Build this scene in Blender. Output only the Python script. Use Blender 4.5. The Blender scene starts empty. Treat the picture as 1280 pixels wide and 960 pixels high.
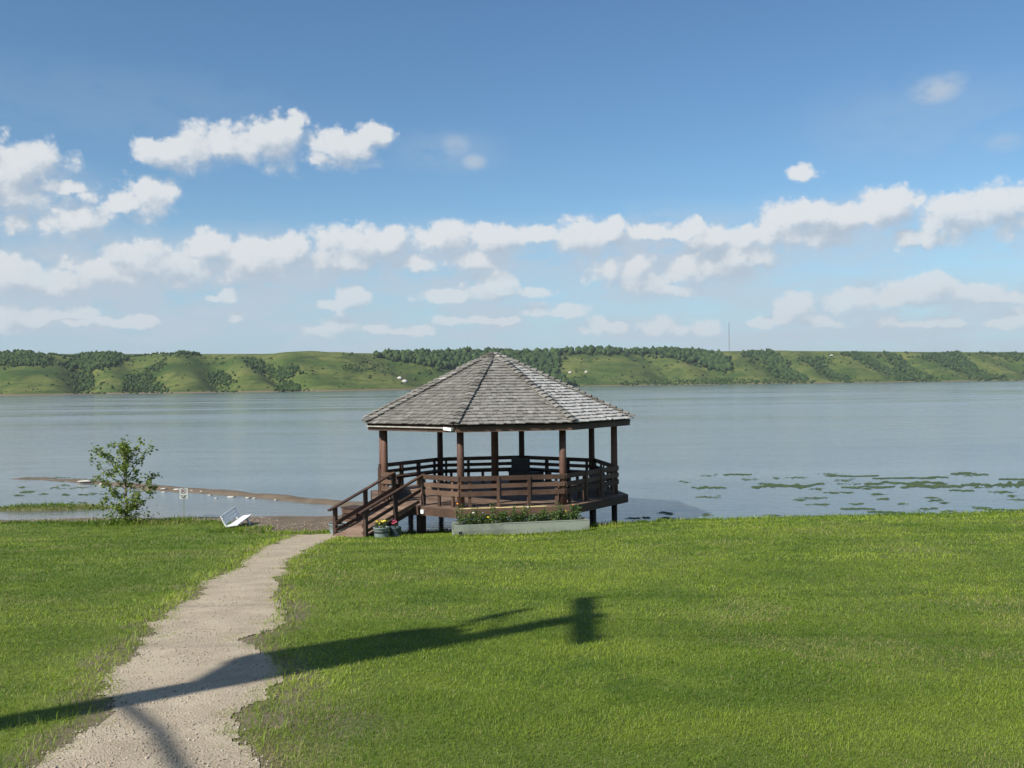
import bpy, bmesh, math, random
import numpy as np
from mathutils import Vector, Matrix

random.seed(7); rng = np.random.default_rng(7)
R = math.radians
scene = bpy.context.scene
col = scene.collection

# ------------------------------------------------------------------ camera
F = 1190.0; CZ = 4.2; ROLL = R(0.70)        # focal length in photo pixels (1280 wide), eye height over the lake
cam_d = bpy.data.cameras.new('camera'); cam = bpy.data.objects.new('camera', cam_d); col.objects.link(cam)
cam_d.sensor_fit = 'HORIZONTAL'; cam_d.sensor_width = 36; cam_d.lens = 36 * F / 1280
cam_d.clip_start = 0.05; cam_d.clip_end = 20000
CAM_M = Matrix.Translation((0, 0, CZ)) @ Matrix.Rotation(R(90), 4, 'X') @ Matrix.Rotation(-ROLL, 4, 'Z')
cam.matrix_world = CAM_M
scene.camera = cam

def ray(px, py):
    """world direction through a pixel of the 1280x960 photograph"""
    return (CAM_M.to_3x3() @ Vector(((px - 640) / F, -(py - 480) / F, -1))).normalized()

# ------------------------------------------------------------------ light and sky
SUN_EL, SUN_AZ = R(40), R(-134)              # azimuth measured from +Y towards +X
S = Vector((math.sin(SUN_AZ) * math.cos(SUN_EL), math.cos(SUN_AZ) * math.cos(SUN_EL), math.sin(SUN_EL)))
sd = bpy.data.lights.new('sun', 'SUN'); so = bpy.data.objects.new('sun', sd); col.objects.link(so)
sd.energy = 5.0; sd.angle = R(0.53); sd.color = (1.0, 0.95, 0.86)
so.rotation_euler = (-S).to_track_quat('-Z', 'Y').to_euler(); so.location = (-20, -20, 40)
scene.view_settings.view_transform = 'Standard'; scene.view_settings.look = 'None'
scene.view_settings.exposure = 0.5; scene.view_settings.gamma = 1.0; scene.view_settings.use_curve_mapping = False
scene.cycles.max_bounces = 8; scene.cycles.diffuse_bounces = 3; scene.cycles.glossy_bounces = 3
scene.cycles.transparent_max_bounces = 8; scene.cycles.volume_bounces = 0
scene.cycles.use_denoising = True

class NT:
    """small helper for node trees"""
    def __init__(s, nt): s.nt = nt
    def n(s, t, **kw):
        nd = s.nt.nodes.new(t)
        for k, v in kw.items():
            if k == 'ins':
                for i, x in v.items():
                    if isinstance(x, bpy.types.NodeSocket): s.nt.links.new(x, nd.inputs[i])
                    else: nd.inputs[i].default_value = x
            else: setattr(nd, k, v)
        return nd
    def m(s, op, *a, clamp=False):
        return s.n('ShaderNodeMath', operation=op, use_clamp=clamp, ins=dict(enumerate(a))).outputs[0]
    def v(s, op, *a):
        nd = s.n('ShaderNodeVectorMath', operation=op, ins=dict(enumerate(a)))
        return nd.outputs['Value'] if op in ('LENGTH', 'DOT_PRODUCT', 'DISTANCE') else nd.outputs[0]
    def comb(s, x, y, z=0.0): return s.n('ShaderNodeCombineXYZ', ins={0: x, 1: y, 2: z}).outputs[0]
    def noise(s, vec, scale, detail=4, rough=.55, out='Fac', dim='3D'):
        return s.n('ShaderNodeTexNoise', noise_dimensions=dim, ins={'Vector': vec, 'Scale': scale, 'Detail': detail, 'Roughness': rough}).outputs[out]
    def mix(s, f, a, b):
        nd = s.n('ShaderNodeMix', data_type='RGBA')
        for i, x in ((0, f), (6, a), (7, b)):
            if isinstance(x, bpy.types.NodeSocket): s.nt.links.new(x, nd.inputs[i])
            else: nd.inputs[i].default_value = x if i == 0 or len(x) == 4 else (*x, 1)
        return nd.outputs[2]
    def mapr(s, x, a, b, c=0.0, d=1.0, smooth=True):
        return s.n('ShaderNodeMapRange', interpolation_type='SMOOTHSTEP' if smooth else 'LINEAR', ins={0: x, 1: a, 2: b, 3: c, 4: d}).outputs[0]

# clouds: (x, y, half width, half height) of every cloud lobe, measured on the photograph and turned into azimuth and elevation
CLOUDS = [
 (225,190,62,24),(285,186,60,26),(345,178,40,32),(368,162,14,20),(425,186,52,24),(465,170,36,18),(400,196,30,14),
 (22,214,58,36),(-30,228,60,52),(70,228,34,14),(20,246,50,22),(183,244,42,26),(160,252,28,14),(92,275,46,26),(22,278,22,14),
 (35,345,66,26),(85,350,40,18),(150,325,85,30),(215,330,50,28),(265,312,40,22),(310,325,70,30),(360,315,34,24),(235,340,60,26),
 (440,308,60,30),(425,325,50,18),(485,305,28,22),(555,300,48,22),(620,300,46,20),(672,292,34,16),(560,322,70,20),
 (730,300,52,28),(760,290,30,16),(835,284,56,18),(870,288,24,14),(905,295,60,20),(985,272,46,26),(1035,268,66,26),(1110,262,46,24),(1000,295,70,22),(930,312,60,24),
 (780,338,50,20),(880,335,56,24),(820,355,60,18),(920,325,40,22),
 (1150,300,40,14),(1205,272,64,32),(1245,256,48,26),(1290,270,50,36),
 (430,374,40,15),(590,362,66,20),(650,360,50,15),(690,388,44,12),(600,395,60,12),(430,408,62,13),(272,370,26,10),(295,395,10,8),
 (992,384,32,16),(1062,378,36,18),(1140,366,60,20),(1185,362,70,18),(1240,368,40,14),(1000,400,70,10),(850,410,52,12),(1260,400,36,14),(1150,398,60,10),
 (1003,219,21,11,.6),
 (60,388,70,12),(20,405,40,12),(140,400,60,10),(745,410,40,9),(500,412,40,8)]

SHEETS = [(1170, 113, 34, 18, .75), (1192, 100, 20, 11, .5), (569, 182, 26, 18, .5), (592, 202, 20, 12, .7), (1255, 178, 24, 12, .4), (120, 350, 200, 66, .9), (330, 335, 190, 52, .85), (560, 325, 190, 50, .75), (830, 325, 200, 66, .85), (1040, 290, 150, 50, .6), (20, 260, 120, 60, .55), (150, 400, 260, 34, .6), (600, 400, 300, 30, .5), (1080, 385, 230, 44, .6), (1150, 150, 150, 60, .16), (560, 190, 80, 30, .2), (150, 130, 260, 50, .10)]

def px_azel(x, y):
    d = ray(x, y); return math.atan2(d.x, d.y), math.asin(d.z)

world = bpy.data.worlds.new('World'); scene.world = world; world.use_nodes = True
world.cycles.sampling_method = 'MANUAL'; world.cycles.sample_map_resolution = 512
nt = world.node_tree; nt.nodes.clear(); N = NT(nt)

# node group: direction (azimuth, elevation in thousandths of 1190 px) -> cloud thickness
def cloud_group():
    g = bpy.data.node_groups.new('cloud_field', 'ShaderNodeTree')
    g.interface.new_socket('AE', in_out='INPUT', socket_type='NodeSocketVector')
    g.interface.new_socket('D', in_out='OUTPUT', socket_type='NodeSocketFloat')
    G = NT(g)
    gi = g.nodes.new('NodeGroupInput'); go = g.nodes.new('NodeGroupOutput')
    p0 = gi.outputs[0]
    w = G.n('ShaderNodeTexNoise', noise_dimensions='2D', ins={'Vector': p0, 'Scale': 0.05, 'Detail': 3, 'Roughness': .55}).outputs['Color']
    p = G.v('ADD', p0, G.v('MULTIPLY', G.v('SUBTRACT', w, (.5, .5, .5)), (15, 13, 0)))
    acc = None
    lobes = []; rl = random.Random(11)
    for (x, y, rx, ry, *wt) in CLOUDS:
        k = max(1, round(rx / ry / 1.6))
        if k == 1: lobes.append((x, y, rx, ry, *wt)); continue
        for j in range(k):
            f = (j + .5) / k * 2 - 1; h = ry * rl.uniform(.5, 1.25) * (1 - .3 * f * f)
            lobes.append((x + f * (rx - ry * .9) + rl.uniform(-.2, .2) * ry, y + (ry - h) * .9, rx / k * 1.35, h, *wt))
    for (x, y, rx, ry, *wt) in lobes:
        a, e = px_azel(x, y); a *= F; e *= F
        rx *= 1.02; ry *= 1.14
        ln = G.v('LENGTH', G.n('ShaderNodeVectorMath', operation='MULTIPLY_ADD', ins={0: p, 1: (1 / rx, 1 / ry, 0), 2: (-a / rx, -e / ry, 0)}).outputs[0])
        if wt: ln = G.m('MULTIPLY_ADD', ln, wt[0], 1 - wt[0])
        acc = ln if acc is None else G.n('ShaderNodeMath', operation='SMOOTH_MIN', ins={0: acc, 1: ln, 2: .05}).outputs[0]
    body = G.m('SUBTRACT', 1.0, acc)
    body = G.m('MAXIMUM', body, -1.0)
    # outside the frame the same kind of broken cumulus goes on
    sep = G.n('ShaderNodeSeparateXYZ', ins={0: p0})
    out = G.mapr(G.m('ABSOLUTE', sep.outputs[0]), 640, 800)
    hi = G.mapr(sep.outputs[1], 420, 520)
    side = G.m('MAXIMUM', out, hi)
    field = G.noise(G.v('MULTIPLY', p0, (1, 1.9, 1)), .0042, 2, .5, dim='2D')
    fd = G.m('MULTIPLY_ADD', G.m('SUBTRACT', field, .62), 5.0, 0.0)
    body = G.m('MAXIMUM', body, G.m('MULTIPLY_ADD', side, G.m('ADD', fd, 1.0), -1.0))
    wob = G.n('ShaderNodeTexNoise', noise_dimensions='2D', ins={'Vector': p0, 'Scale': .09, 'Detail': 2.0}).outputs['Color']
    pv = G.v('ADD', G.v('MULTIPLY', p0, (1, 1.2, 1)), G.v('MULTIPLY', G.v('SUBTRACT', wob, (.5, .5, .5)), (9, 9, 0)))
    vo = G.n('ShaderNodeTexVoronoi', voronoi_dimensions='2D', feature='SMOOTH_F1', normalize=True, ins={'Vector': pv, 'Scale': .036, 'Detail': 2.0, 'Roughness': .6, 'Lacunarity': 2.1, 'Smoothness': .35}).outputs['Distance']
    puff = G.m('SUBTRACT', .36, vo)
    f1 = G.noise(p0, .05, 5, .6, dim='2D')
    f2 = G.noise(p0, .017, 3, .5, dim='2D')
    d = G.m('ADD', body, G.m('MULTIPLY', puff, .95))
    d = G.m('ADD', d, G.m('MULTIPLY', G.m('SUBTRACT', f1, .5), .36))
    d = G.m('ADD', d, G.m('MULTIPLY', G.m('SUBTRACT', f2, .52), .95))
    g.links.new(d, go.inputs[0])
    return g
CG = cloud_group()
tc = N.n('ShaderNodeTexCoord').outputs['Generated']
sp = N.n('ShaderNodeSeparateXYZ', ins={0: N.v('NORMALIZE', tc)})
az = N.m('MULTIPLY', N.m('ARCTAN2', sp.outputs[0], sp.outputs[1]), F)
el = N.m('MULTIPLY', N.m('ARCSINE', sp.outputs[2]), F)
ae = N.comb(az, el)
D0 = N.n('ShaderNodeGroup', node_tree=CG, ins={0: ae}).outputs[0]
D1 = N.n('ShaderNodeGroup', node_tree=CG, ins={0: N.v('ADD', ae, (-9, 18, 0))}).outputs[0]
grad = N.mapr(N.m('SUBTRACT', D0, D1), -.7, .9, smooth=False)
lit = N.m('ADD', N.m('MULTIPLY', grad, .70), N.m('MULTIPLY', N.mapr(D1, 1.05, -.1), .24))
lit = N.m('ADD', lit, N.m('MULTIPLY', N.m('SUBTRACT', N.noise(ae, .022, 4, .55, dim='2D'), .42), .45))
soft = N.mapr(grad, .3, .7, .75, .40)
alpha = N.mapr(D0, -.02, soft)
far = N.mapr(el, 240, 10)                      # distance: the lower a cloud stands, the farther off it is
alpha = N.m('MULTIPLY', alpha, N.mapr(far, 0, 1, .94, .66))
ccol = N.mix(N.mapr(lit, .14, .78), (5.7, 6.7, 7.9), (10.4, 10.55, 10.6))
ccol = N.mix(N.m('MULTIPLY', far, .45), ccol, (7.2, 8.2, 9.2))
# wide thin sheets of cloud behind the heaps, and a veil low over the hills
sheet = None
for (x, y, rx, ry, wt) in SHEETS:
    a, e = px_azel(x, y); a *= F; e *= F
    ln = N.v('LENGTH', N.n('ShaderNodeVectorMath', operation='MULTIPLY_ADD', ins={0: ae, 1: (1 / rx, 1 / ry, 0), 2: (-a / rx, -e / ry, 0)}).outputs[0])
    q = N.mapr(ln, 1.25, .2, 0, wt)
    sheet = q if sheet is None else N.m('MAXIMUM', sheet, q)
sn = N.noise(N.v('MULTIPLY', ae, (1, 2.2, 1)), .014, 7, .62, dim='2D')
sheet = N.m('MULTIPLY', sheet, N.mapr(sn, .24, .56))
veil_n = N.noise(N.v('MULTIPLY', ae, (1, 3.4, 1)), .0085, 7, .62, dim='2D')
veil = N.m('MULTIPLY', N.mapr(veil_n, .42, .62), N.m('MULTIPLY', N.mapr(el, 220, 40), .7))
low = N.mapr(el, 230, -10)
sky = N.n('ShaderNodeTexSky', sky_type='NISHITA', sun_disc=False, sun_elevation=SUN_EL, sun_rotation=SUN_AZ % (2 * math.pi), altitude=500, air_density=1.0, dust_density=0.6, ozone_density=1.6).outputs[0]
sky = N.v('MULTIPLY', N.n('ShaderNodeHueSaturation', ins={'Saturation': 1.15, 'Value': 1.55, 'Color': sky}).outputs[0], (.88, 1.0, 1.02))
base = N.mix(N.m('MULTIPLY', low, .8), sky, (4.9, 6.8, 8.9))
c1 = N.mix(veil, base, (6.7, 7.8, 9.0))
c1 = N.mix(sheet, c1, (6.5, 7.5, 8.7))
c2 = N.mix(N.m('MULTIPLY', alpha, .93), c1, ccol)
bg = N.n('ShaderNodeBackground', ins={0: c2, 1: 0.055})
nt.links.new(bg.outputs[0], N.n('ShaderNodeOutputWorld').inputs[0])

# ------------------------------------------------------------------ helpers
def tag(o, label, cat=None, group=None, kind=None):
    o['label'] = label
    if cat: o['category'] = cat
    if group: o['group'] = group
    if kind: o['kind'] = kind
    return o

def empty(name, loc, rz=0.0):
    o = bpy.data.objects.new(name, None); col.objects.link(o); o.location = loc; o.rotation_euler = (0, 0, rz)
    o.empty_display_size = .1
    return o

def link(name, me, mat, parent=None, smooth=False):
    if mat is not None: me.materials.append(mat)
    if smooth: me.polygons.foreach_set('use_smooth', [True] * len(me.polygons))
    o = bpy.data.objects.new(name, me); col.objects.link(o)
    if parent is not None: o.parent = parent
    return o

class MB:
    def __init__(s): s.v = []; s.f = []
    def add(s, vs, fs):
        b = len(s.v); s.v += [tuple(x) for x in vs]; s.f += [tuple(i + b for i in f) for f in fs]; return s
    def hexa(s, p):            # 8 corners: bottom ring 0-3, top ring 4-7
        return s.add(p, [(3, 2, 1, 0), (4, 5, 6, 7), (0, 1, 5, 4), (1, 2, 6, 5), (2, 3, 7, 6), (3, 0, 4, 7)])
    def box(s, c, d, M=None):
        c = Vector(c); P = []
        for z in (-1, 1):
            for x, y in ((-1, -1), (1, -1), (1, 1), (-1, 1)):
                q = Vector((x * d[0] / 2, y * d[1] / 2, z * d[2] / 2))
                P.append(c + (M @ q if M is not None else q))
        return s.hexa(P)
    def bar(s, p, q, w, h, up=(0, 0, 1)):   # box from p to q, width w sideways, height h along up
        p = Vector(p); q = Vector(q); t = (q - p).normalized(); up = Vector(up)
        sx = t.cross(up).normalized() * w / 2; u = sx.cross(t).normalized() * h / 2
        return s.hexa([p - sx - u, p + sx - u, q + sx - u, q - sx - u, p - sx + u, p + sx + u, q + sx + u, q - sx + u])
    def tube(s, pts, rad, n=10, cap=True):
        pts = [Vector(p) for p in pts]; rings = []
        b0 = len(s.v)
        for i, p in enumerate(pts):
            t = (pts[min(i + 1, len(pts) - 1)] - pts[max(i - 1, 0)]).normalized()
            ref = Vector((1, 0, 0)) if abs(t.z) > .8 else Vector((0, 0, 1))
            a = t.cross(ref).normalized(); b = t.cross(a).normalized()
            r = rad[i] if isinstance(rad, (list, tuple)) else rad
            s.v += [tuple(p + (a * math.cos(2 * math.pi * k / n) + b * math.sin(2 * math.pi * k / n)) * r) for k in range(n)]
        for i in range(len(pts) - 1):
            for k in range(n):
                k2 = (k + 1) % n; a0 = b0 + i * n; a1 = a0 + n
                s.f.append((a0 + k, a0 + k2, a1 + k2, a1 + k))
        if cap:
            s.f.append(tuple(b0 + k for k in range(n))[::-1]); s.f.append(tuple(b0 + (len(pts) - 1) * n + k for k in range(n)))
        return s
    def lathe(s, prof, n=20, c=(0, 0, 0)):
        b0 = len(s.v)
        for r, z in prof:
            s.v += [(c[0] + r * math.cos(2 * math.pi * k / n), c[1] + r * math.sin(2 * math.pi * k / n), c[2] + z) for k in range(n)]
        for i in range(len(prof) - 1):
            for k in range(n):
                k2 = (k + 1) % n
                s.f.append((b0 + i * n + k, b0 + i * n + k2, b0 + (i + 1) * n + k2, b0 + (i + 1) * n + k))
        return s
    def build(s, name, mat, parent=None, smooth=False):
        me = bpy.data.meshes.new(name); me.from_pydata(s.v, [], s.f)
        bm = bmesh.new(); bm.from_mesh(me); bmesh.ops.recalc_face_normals(bm, faces=bm.faces); bm.to_mesh(me); bm.free()
        o = link(name, me, mat, parent)
        if smooth: me.shade_smooth_by_angle(R(40)) if hasattr(me, 'shade_smooth_by_angle') else me.polygons.foreach_set('use_smooth', [True] * len(me.polygons))
        return o

def fast_mesh(name, V, T, mat, attrs=None, parent=None, smooth=False, n=3):
    """numpy mesh of n-sided faces with float point attributes"""
    me = bpy.data.meshes.new(name); V = np.asarray(V, np.float32); T = np.asarray(T, np.int32)
    me.vertices.add(len(V)); me.vertices.foreach_set('co', V.ravel())
    me.loops.add(T.size); me.loops.foreach_set('vertex_index', T.ravel())
    me.polygons.add(len(T)); me.polygons.foreach_set('loop_start', np.arange(0, T.size, n, dtype=np.int32))
    for k, a in (attrs or {}).items():
        at = me.attributes.new(k, 'FLOAT', 'POINT'); at.data.foreach_set('value', np.asarray(a, np.float32))
    me.update(calc_edges=True)
    return link(name, me, mat, parent, smooth)

def _hash(ix, iy, seed):
    h = (ix.astype(np.int64) * 374761393 + iy.astype(np.int64) * 668265263 + seed * 974634777) & 0x7fffffff
    h = (h ^ (h >> 13)) * 1274126177 & 0x7fffffff
    return ((h ^ (h >> 16)) & 0xffff) / 65535.0
def vnoise(x, y, seed=0):
    x = np.asarray(x, float); y = np.asarray(y, float)
    ix = np.floor(x); iy = np.floor(y); fx = x - ix; fy = y - iy
    fx = fx * fx * (3 - 2 * fx); fy = fy * fy * (3 - 2 * fy)
    a = _hash(ix, iy, seed); b = _hash(ix + 1, iy, seed); c = _hash(ix, iy + 1, seed); d = _hash(ix + 1, iy + 1, seed)
    return (a * (1 - fx) + b * fx) * (1 - fy) + (c * (1 - fx) + d * fx) * fy
def fbm(x, y, seed=0, octv=4):
    s = 0; a = .5
    for i in range(octv):
        s = s + a * vnoise(np.asarray(x) * 2 ** i, np.asarray(y) * 2 ** i, seed + i); a *= .5
    return s / (1 - .5 ** octv)
def sstep(a, b, x):
    t = np.clip((np.asarray(x, float) - a) / (b - a), 0, 1); return t * t * (3 - 2 * t)

# ------------------------------------------------------------------ materials
def mat(name):
    m = bpy.data.materials.new(name); m.use_nodes = True; m.node_tree.nodes.clear()
    M = NT(m.node_tree); M.mat = m
    M.out = M.n('ShaderNodeOutputMaterial'); M.pos = M.n('ShaderNodeNewGeometry').outputs['Position']
    return M
def finish(M, color, rough=.6, bump=None, bstr=.3, bdist=.01, spec=.4, metal=0.0, normal=None, **extra):
    b = M.n('ShaderNodeBsdfPrincipled')
    for k, x in (('Base Color', color), ('Roughness', rough), ('Specular IOR Level', spec), ('Metallic', metal), *extra.items()):
        if isinstance(x, bpy.types.NodeSocket): M.nt.links.new(x, b.inputs[k])
        else: b.inputs[k].default_value = (*x, 1) if isinstance(x, tuple) and len(x) == 3 else x
    if bump is not None:
        bp = M.n('ShaderNodeBump', ins={'Height': bump, 'Strength': bstr, 'Distance': bdist}); M.nt.links.new(bp.outputs[0], b.inputs['Normal'])
    M.nt.links.new(b.outputs[0], M.out.inputs[0]); M.bsdf = b
    return M.mat
def attr(M, name): return M.n('ShaderNodeAttribute', attribute_name=name).outputs['Fac']
def objrand(M): return M.n('ShaderNodeObjectInfo').outputs['Random']

def wood(name, a, b, rough=.65, scale=7.0):
    M = mat(name); oc = M.n('ShaderNodeTexCoord').outputs['Object']
    st = M.noise(M.v('MULTIPLY', oc, (1, 1, 1)), scale, 5, .65)
    fine = M.noise(M.v('MULTIPLY', oc, (3, 3, .8)), scale * 6, 4, .6)
    big = M.noise(oc, 1.1, 2, .5)
    f = M.m('ADD', M.m('MULTIPLY', st, .6), M.m('MULTIPLY', fine, .45))
    f = M.m('ADD', f, M.m('MULTIPLY', M.m('SUBTRACT', objrand(M), .5), .5))
    f = M.m('ADD', f, M.m('MULTIPLY', M.m('SUBTRACT', big, .5), .95))
    return finish(M, M.mix(M.mapr(f, .25, .85), a, b), rough, fine, .25, .006, spec=.3)
W_BROWN = wood('brown_stain', (.050, .028, .019), (.125, .074, .050))
W_DARK = wood('dark_stain', (.025, .015, .012), (.058, .034, .027))
W_LOG = wood('log_post', (.06, .030, .021), (.13, .069, .048))
W_DECK = wood('deck_wood', (.11, .070, .049), (.225, .155, .112), .7)
W_GREEN = wood('green_timber', (.10, .122, .098), (.24, .27, .22), .8)
W_GREY = wood('weathered_board', (.20, .18, .15), (.36, .33, .29), .8)
W_POLE = wood('pole_wood', (.10, .075, .055), (.2, .16, .12), .8)

def plain(name, c, rough=.5, var=.25, scale=9.0, **kw):
    M = mat(name); oc = M.n('ShaderNodeTexCoord').outputs['Object']
    n = M.noise(oc, scale, 5, .6)
    f = M.mapr(n, .25, .75)
    return finish(M, M.mix(f, tuple(x * (1 - var) for x in c), tuple(min(1, x * (1 + var)) for x in c)), rough, n, .1, .004, **kw)
P_WHITE = plain('white_paint', (.74, .76, .76), .45, .08, 6)
P_YELLOW = plain('pale_yellow_strip', (.62, .50, .24), .6, .15)
P_METAL = plain('galvanised_steel', (.36, .37, .37), .42, .18, metal=.6)
P_DRIP = plain('pale_gutter', (.36, .33, .29), .5, .25)
P_BLACK = plain('black_paint', (.018, .018, .02), .5, .2)
P_TUB = plain('grey_tub', (.17, .21, .21), .7, .2)
P_TUBDARK = plain('dark_tub', (.05, .075, .095), .6, .2)
P_SOIL = plain('potting_soil', (.035, .026, .02), .95, .3)
P_GREYTANK = plain('grey_steel', (.22, .23, .24), .45, .15)

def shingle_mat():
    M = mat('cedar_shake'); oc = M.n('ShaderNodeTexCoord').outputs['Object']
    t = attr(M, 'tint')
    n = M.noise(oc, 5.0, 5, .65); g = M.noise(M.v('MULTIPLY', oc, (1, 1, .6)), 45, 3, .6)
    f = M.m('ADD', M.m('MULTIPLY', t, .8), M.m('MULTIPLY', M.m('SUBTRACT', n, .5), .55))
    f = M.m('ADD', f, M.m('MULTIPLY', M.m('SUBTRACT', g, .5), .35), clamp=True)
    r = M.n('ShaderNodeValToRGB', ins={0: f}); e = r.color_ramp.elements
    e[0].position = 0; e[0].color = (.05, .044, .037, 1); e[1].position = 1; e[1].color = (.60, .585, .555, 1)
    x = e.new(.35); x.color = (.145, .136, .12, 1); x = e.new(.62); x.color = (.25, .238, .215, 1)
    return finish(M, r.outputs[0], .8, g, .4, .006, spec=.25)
SHAKE = shingle_mat()

def leaf_mat(name, a, b, trans=.3, rough=.5):
    M = mat(name); t = attr(M, 'tint')
    c = M.mix(t, a, b)
    p = M.n('ShaderNodeBsdfPrincipled', ins={'Base Color': c, 'Roughness': rough, 'Specular IOR Level': .3})
    tr = M.n('ShaderNodeBsdfTranslucent', ins={'Color': c})
    mx = M.n('ShaderNodeMixShader', ins={0: trans, 1: p.outputs[0], 2: tr.outputs[0]})
    M.nt.links.new(mx.outputs[0], M.out.inputs[0]); return M.mat

# ------------------------------------------------------------------ ground shape (z over the lake)
def lawn_z(x, y):
    yy = np.maximum(y, 0)
    z = CZ - (1.62 + .0674 * yy + .001 * yy * yy)
    s = sstep(8, 22, y)
    z = z + s * (.25 * sstep(0, 5, x) + .017 * np.maximum(0, np.asarray(x) - 5))
    return z + .05 * (fbm(np.asarray(x) * .22, np.asarray(y) * .22, 3, 3) - .5) * sstep(3, 8, y) + .02 * (fbm(np.asarray(x) * .9, np.asarray(y) * .9, 13, 2) - .5)
def lawn_edge(x):    # world y where the mown grass stops
    x = np.asarray(x, float)
    e = np.interp(x, [-60, -16, -11, -9.2, -8.3, -7.4, -5.6, -4.8, -3.6, -2, 0, 2, 3, 4, 6, 9, 12, 14, 18, 60],
                     [30, 29.6, 29.2, 29.2, 28.3, 26.6, 26.4, 26.6, 26.6, 26.8, 27.0, 27.0, 26.9, 26.8, 26.8, 26.7, 26.1, 25.7, 25.3, 25])
    return e + .35 * (fbm(x * .6, x * 0 + 3, 5, 3) - .5)
BAR = [(24, 597.5), (40, 598), (75, 599), (130, 603), (200, 609), (250, 613), (330, 619), (400, 626), (440, 630), (520, 640)]
def on_plane(px, py, z):
    d = ray(px, py); k = (z - CZ) / d.z; return Vector((0, 0, CZ)) + d * k
BARW = np.array([tuple(on_plane(a, b, .03))[:2] for a, b in BAR])
def bar_dist(x, y):
    d = np.full(np.shape(x), 1e9)
    for (a, b) in zip(BARW[:-1], BARW[1:]):
        ab = b - a; t = np.clip(((x - a[0]) * ab[0] + (y - a[1]) * ab[1]) / (ab @ ab), 0, 1)
        d = np.minimum(d, np.hypot(x - a[0] - t * ab[0], y - a[1] - t * ab[1]))
    return d
ISL = on_plane(60, 634, .05)
def ground_z(x, y):
    x = np.asarray(x, float); y = np.asarray(y, float)
    e = lawn_edge(x)
    L = lawn_z(x, y)
    left = sstep(-2.5, -4.5, x)
    shelf = .16 - .014 * (y - 25.5) - .06 * np.maximum(0, y - 29.6) + .05 * (fbm(x * .8, y * .8, 8, 3) - .5) * sstep(27, 29, y)
    k = .06
    zl = np.where(np.abs(L - shelf) > 1.5, np.maximum(L, shelf), k * np.log(np.exp(np.clip((L - shelf) / k, -40, 40)) + 1) + shelf)
    zr = L - np.maximum(0, y - e) * .8
    z = zl * left + zr * (1 - left)
    z = np.maximum(z, -.35)
    bd = bar_dist(x, y)
    wob = 1.0 + .8 * (fbm(x * .5, y * .5, 21, 3) - .5)
    z = np.where(y > 30, np.maximum(z, -.35 + .42 * np.exp(-(bd / (1.15 * wob)) ** 2) * (0.9 + .25 * fbm(x * 1.3, y * 1.3, 4, 2))), z)
    isl = np.hypot((x - ISL.x) / 3.6, (y - ISL.y) / .9)
    z = np.maximum(z, -.35 + .47 * np.exp(-isl ** 2 * .7))
    return z
def gz(x, y): return float(ground_z(np.array([x]), np.array([y]))[0])
def on_ground(px, py):
    d = ray(px, py); t = 2.0
    while t < 60:
        p = Vector((0, 0, CZ)) + d * t
        if p.z <= gz(p.x, p.y): break
        t += .04
    return p

# path edges on the photograph -> world x as a function of world y
PL = [on_ground(*p) for p in [(20, 985), (50, 955), (75, 918), (112, 894), (132, 873), (153, 848), (157, 822), (182, 798), (200, 772), (238, 748), (254, 727), (294, 714), (307, 700), (332, 683), (372, 667)]]
PR = [on_ground(*p) for p in [(322, 985), (316, 940), (314, 900), (322, 878), (352, 852), (336, 825), (326, 800), (343, 768), (350, 735), (363, 702), (398, 683), (418, 674)]]
def path_lr(y):
    yl = [p.y for p in PL]; yr = [p.y for p in PR]
    l0 = np.interp(y, yl, [p.x for p in PL]); r0 = np.interp(y, yr, [p.x for p in PR])
    l0 = np.where(y < yl[0], PL[0].x - .15 * (yl[0] - y), l0); r0 = np.where(y < yr[0], PR[0].x - .1 * (yr[0] - y), r0)
    return l0, r0
PEND = 25.6
def path_in(x, y):
    """signed distance-like value: positive inside the path"""
    l, r = path_lr(y)
    n = .50 * (fbm(x * 2.2, y * 2.2, 31, 5) - .5) + .25 * (fbm(x * .7, y * .7, 32, 2) - .5)
    return np.minimum(np.minimum(x - l, r - x), (PEND - y)) + n

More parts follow.
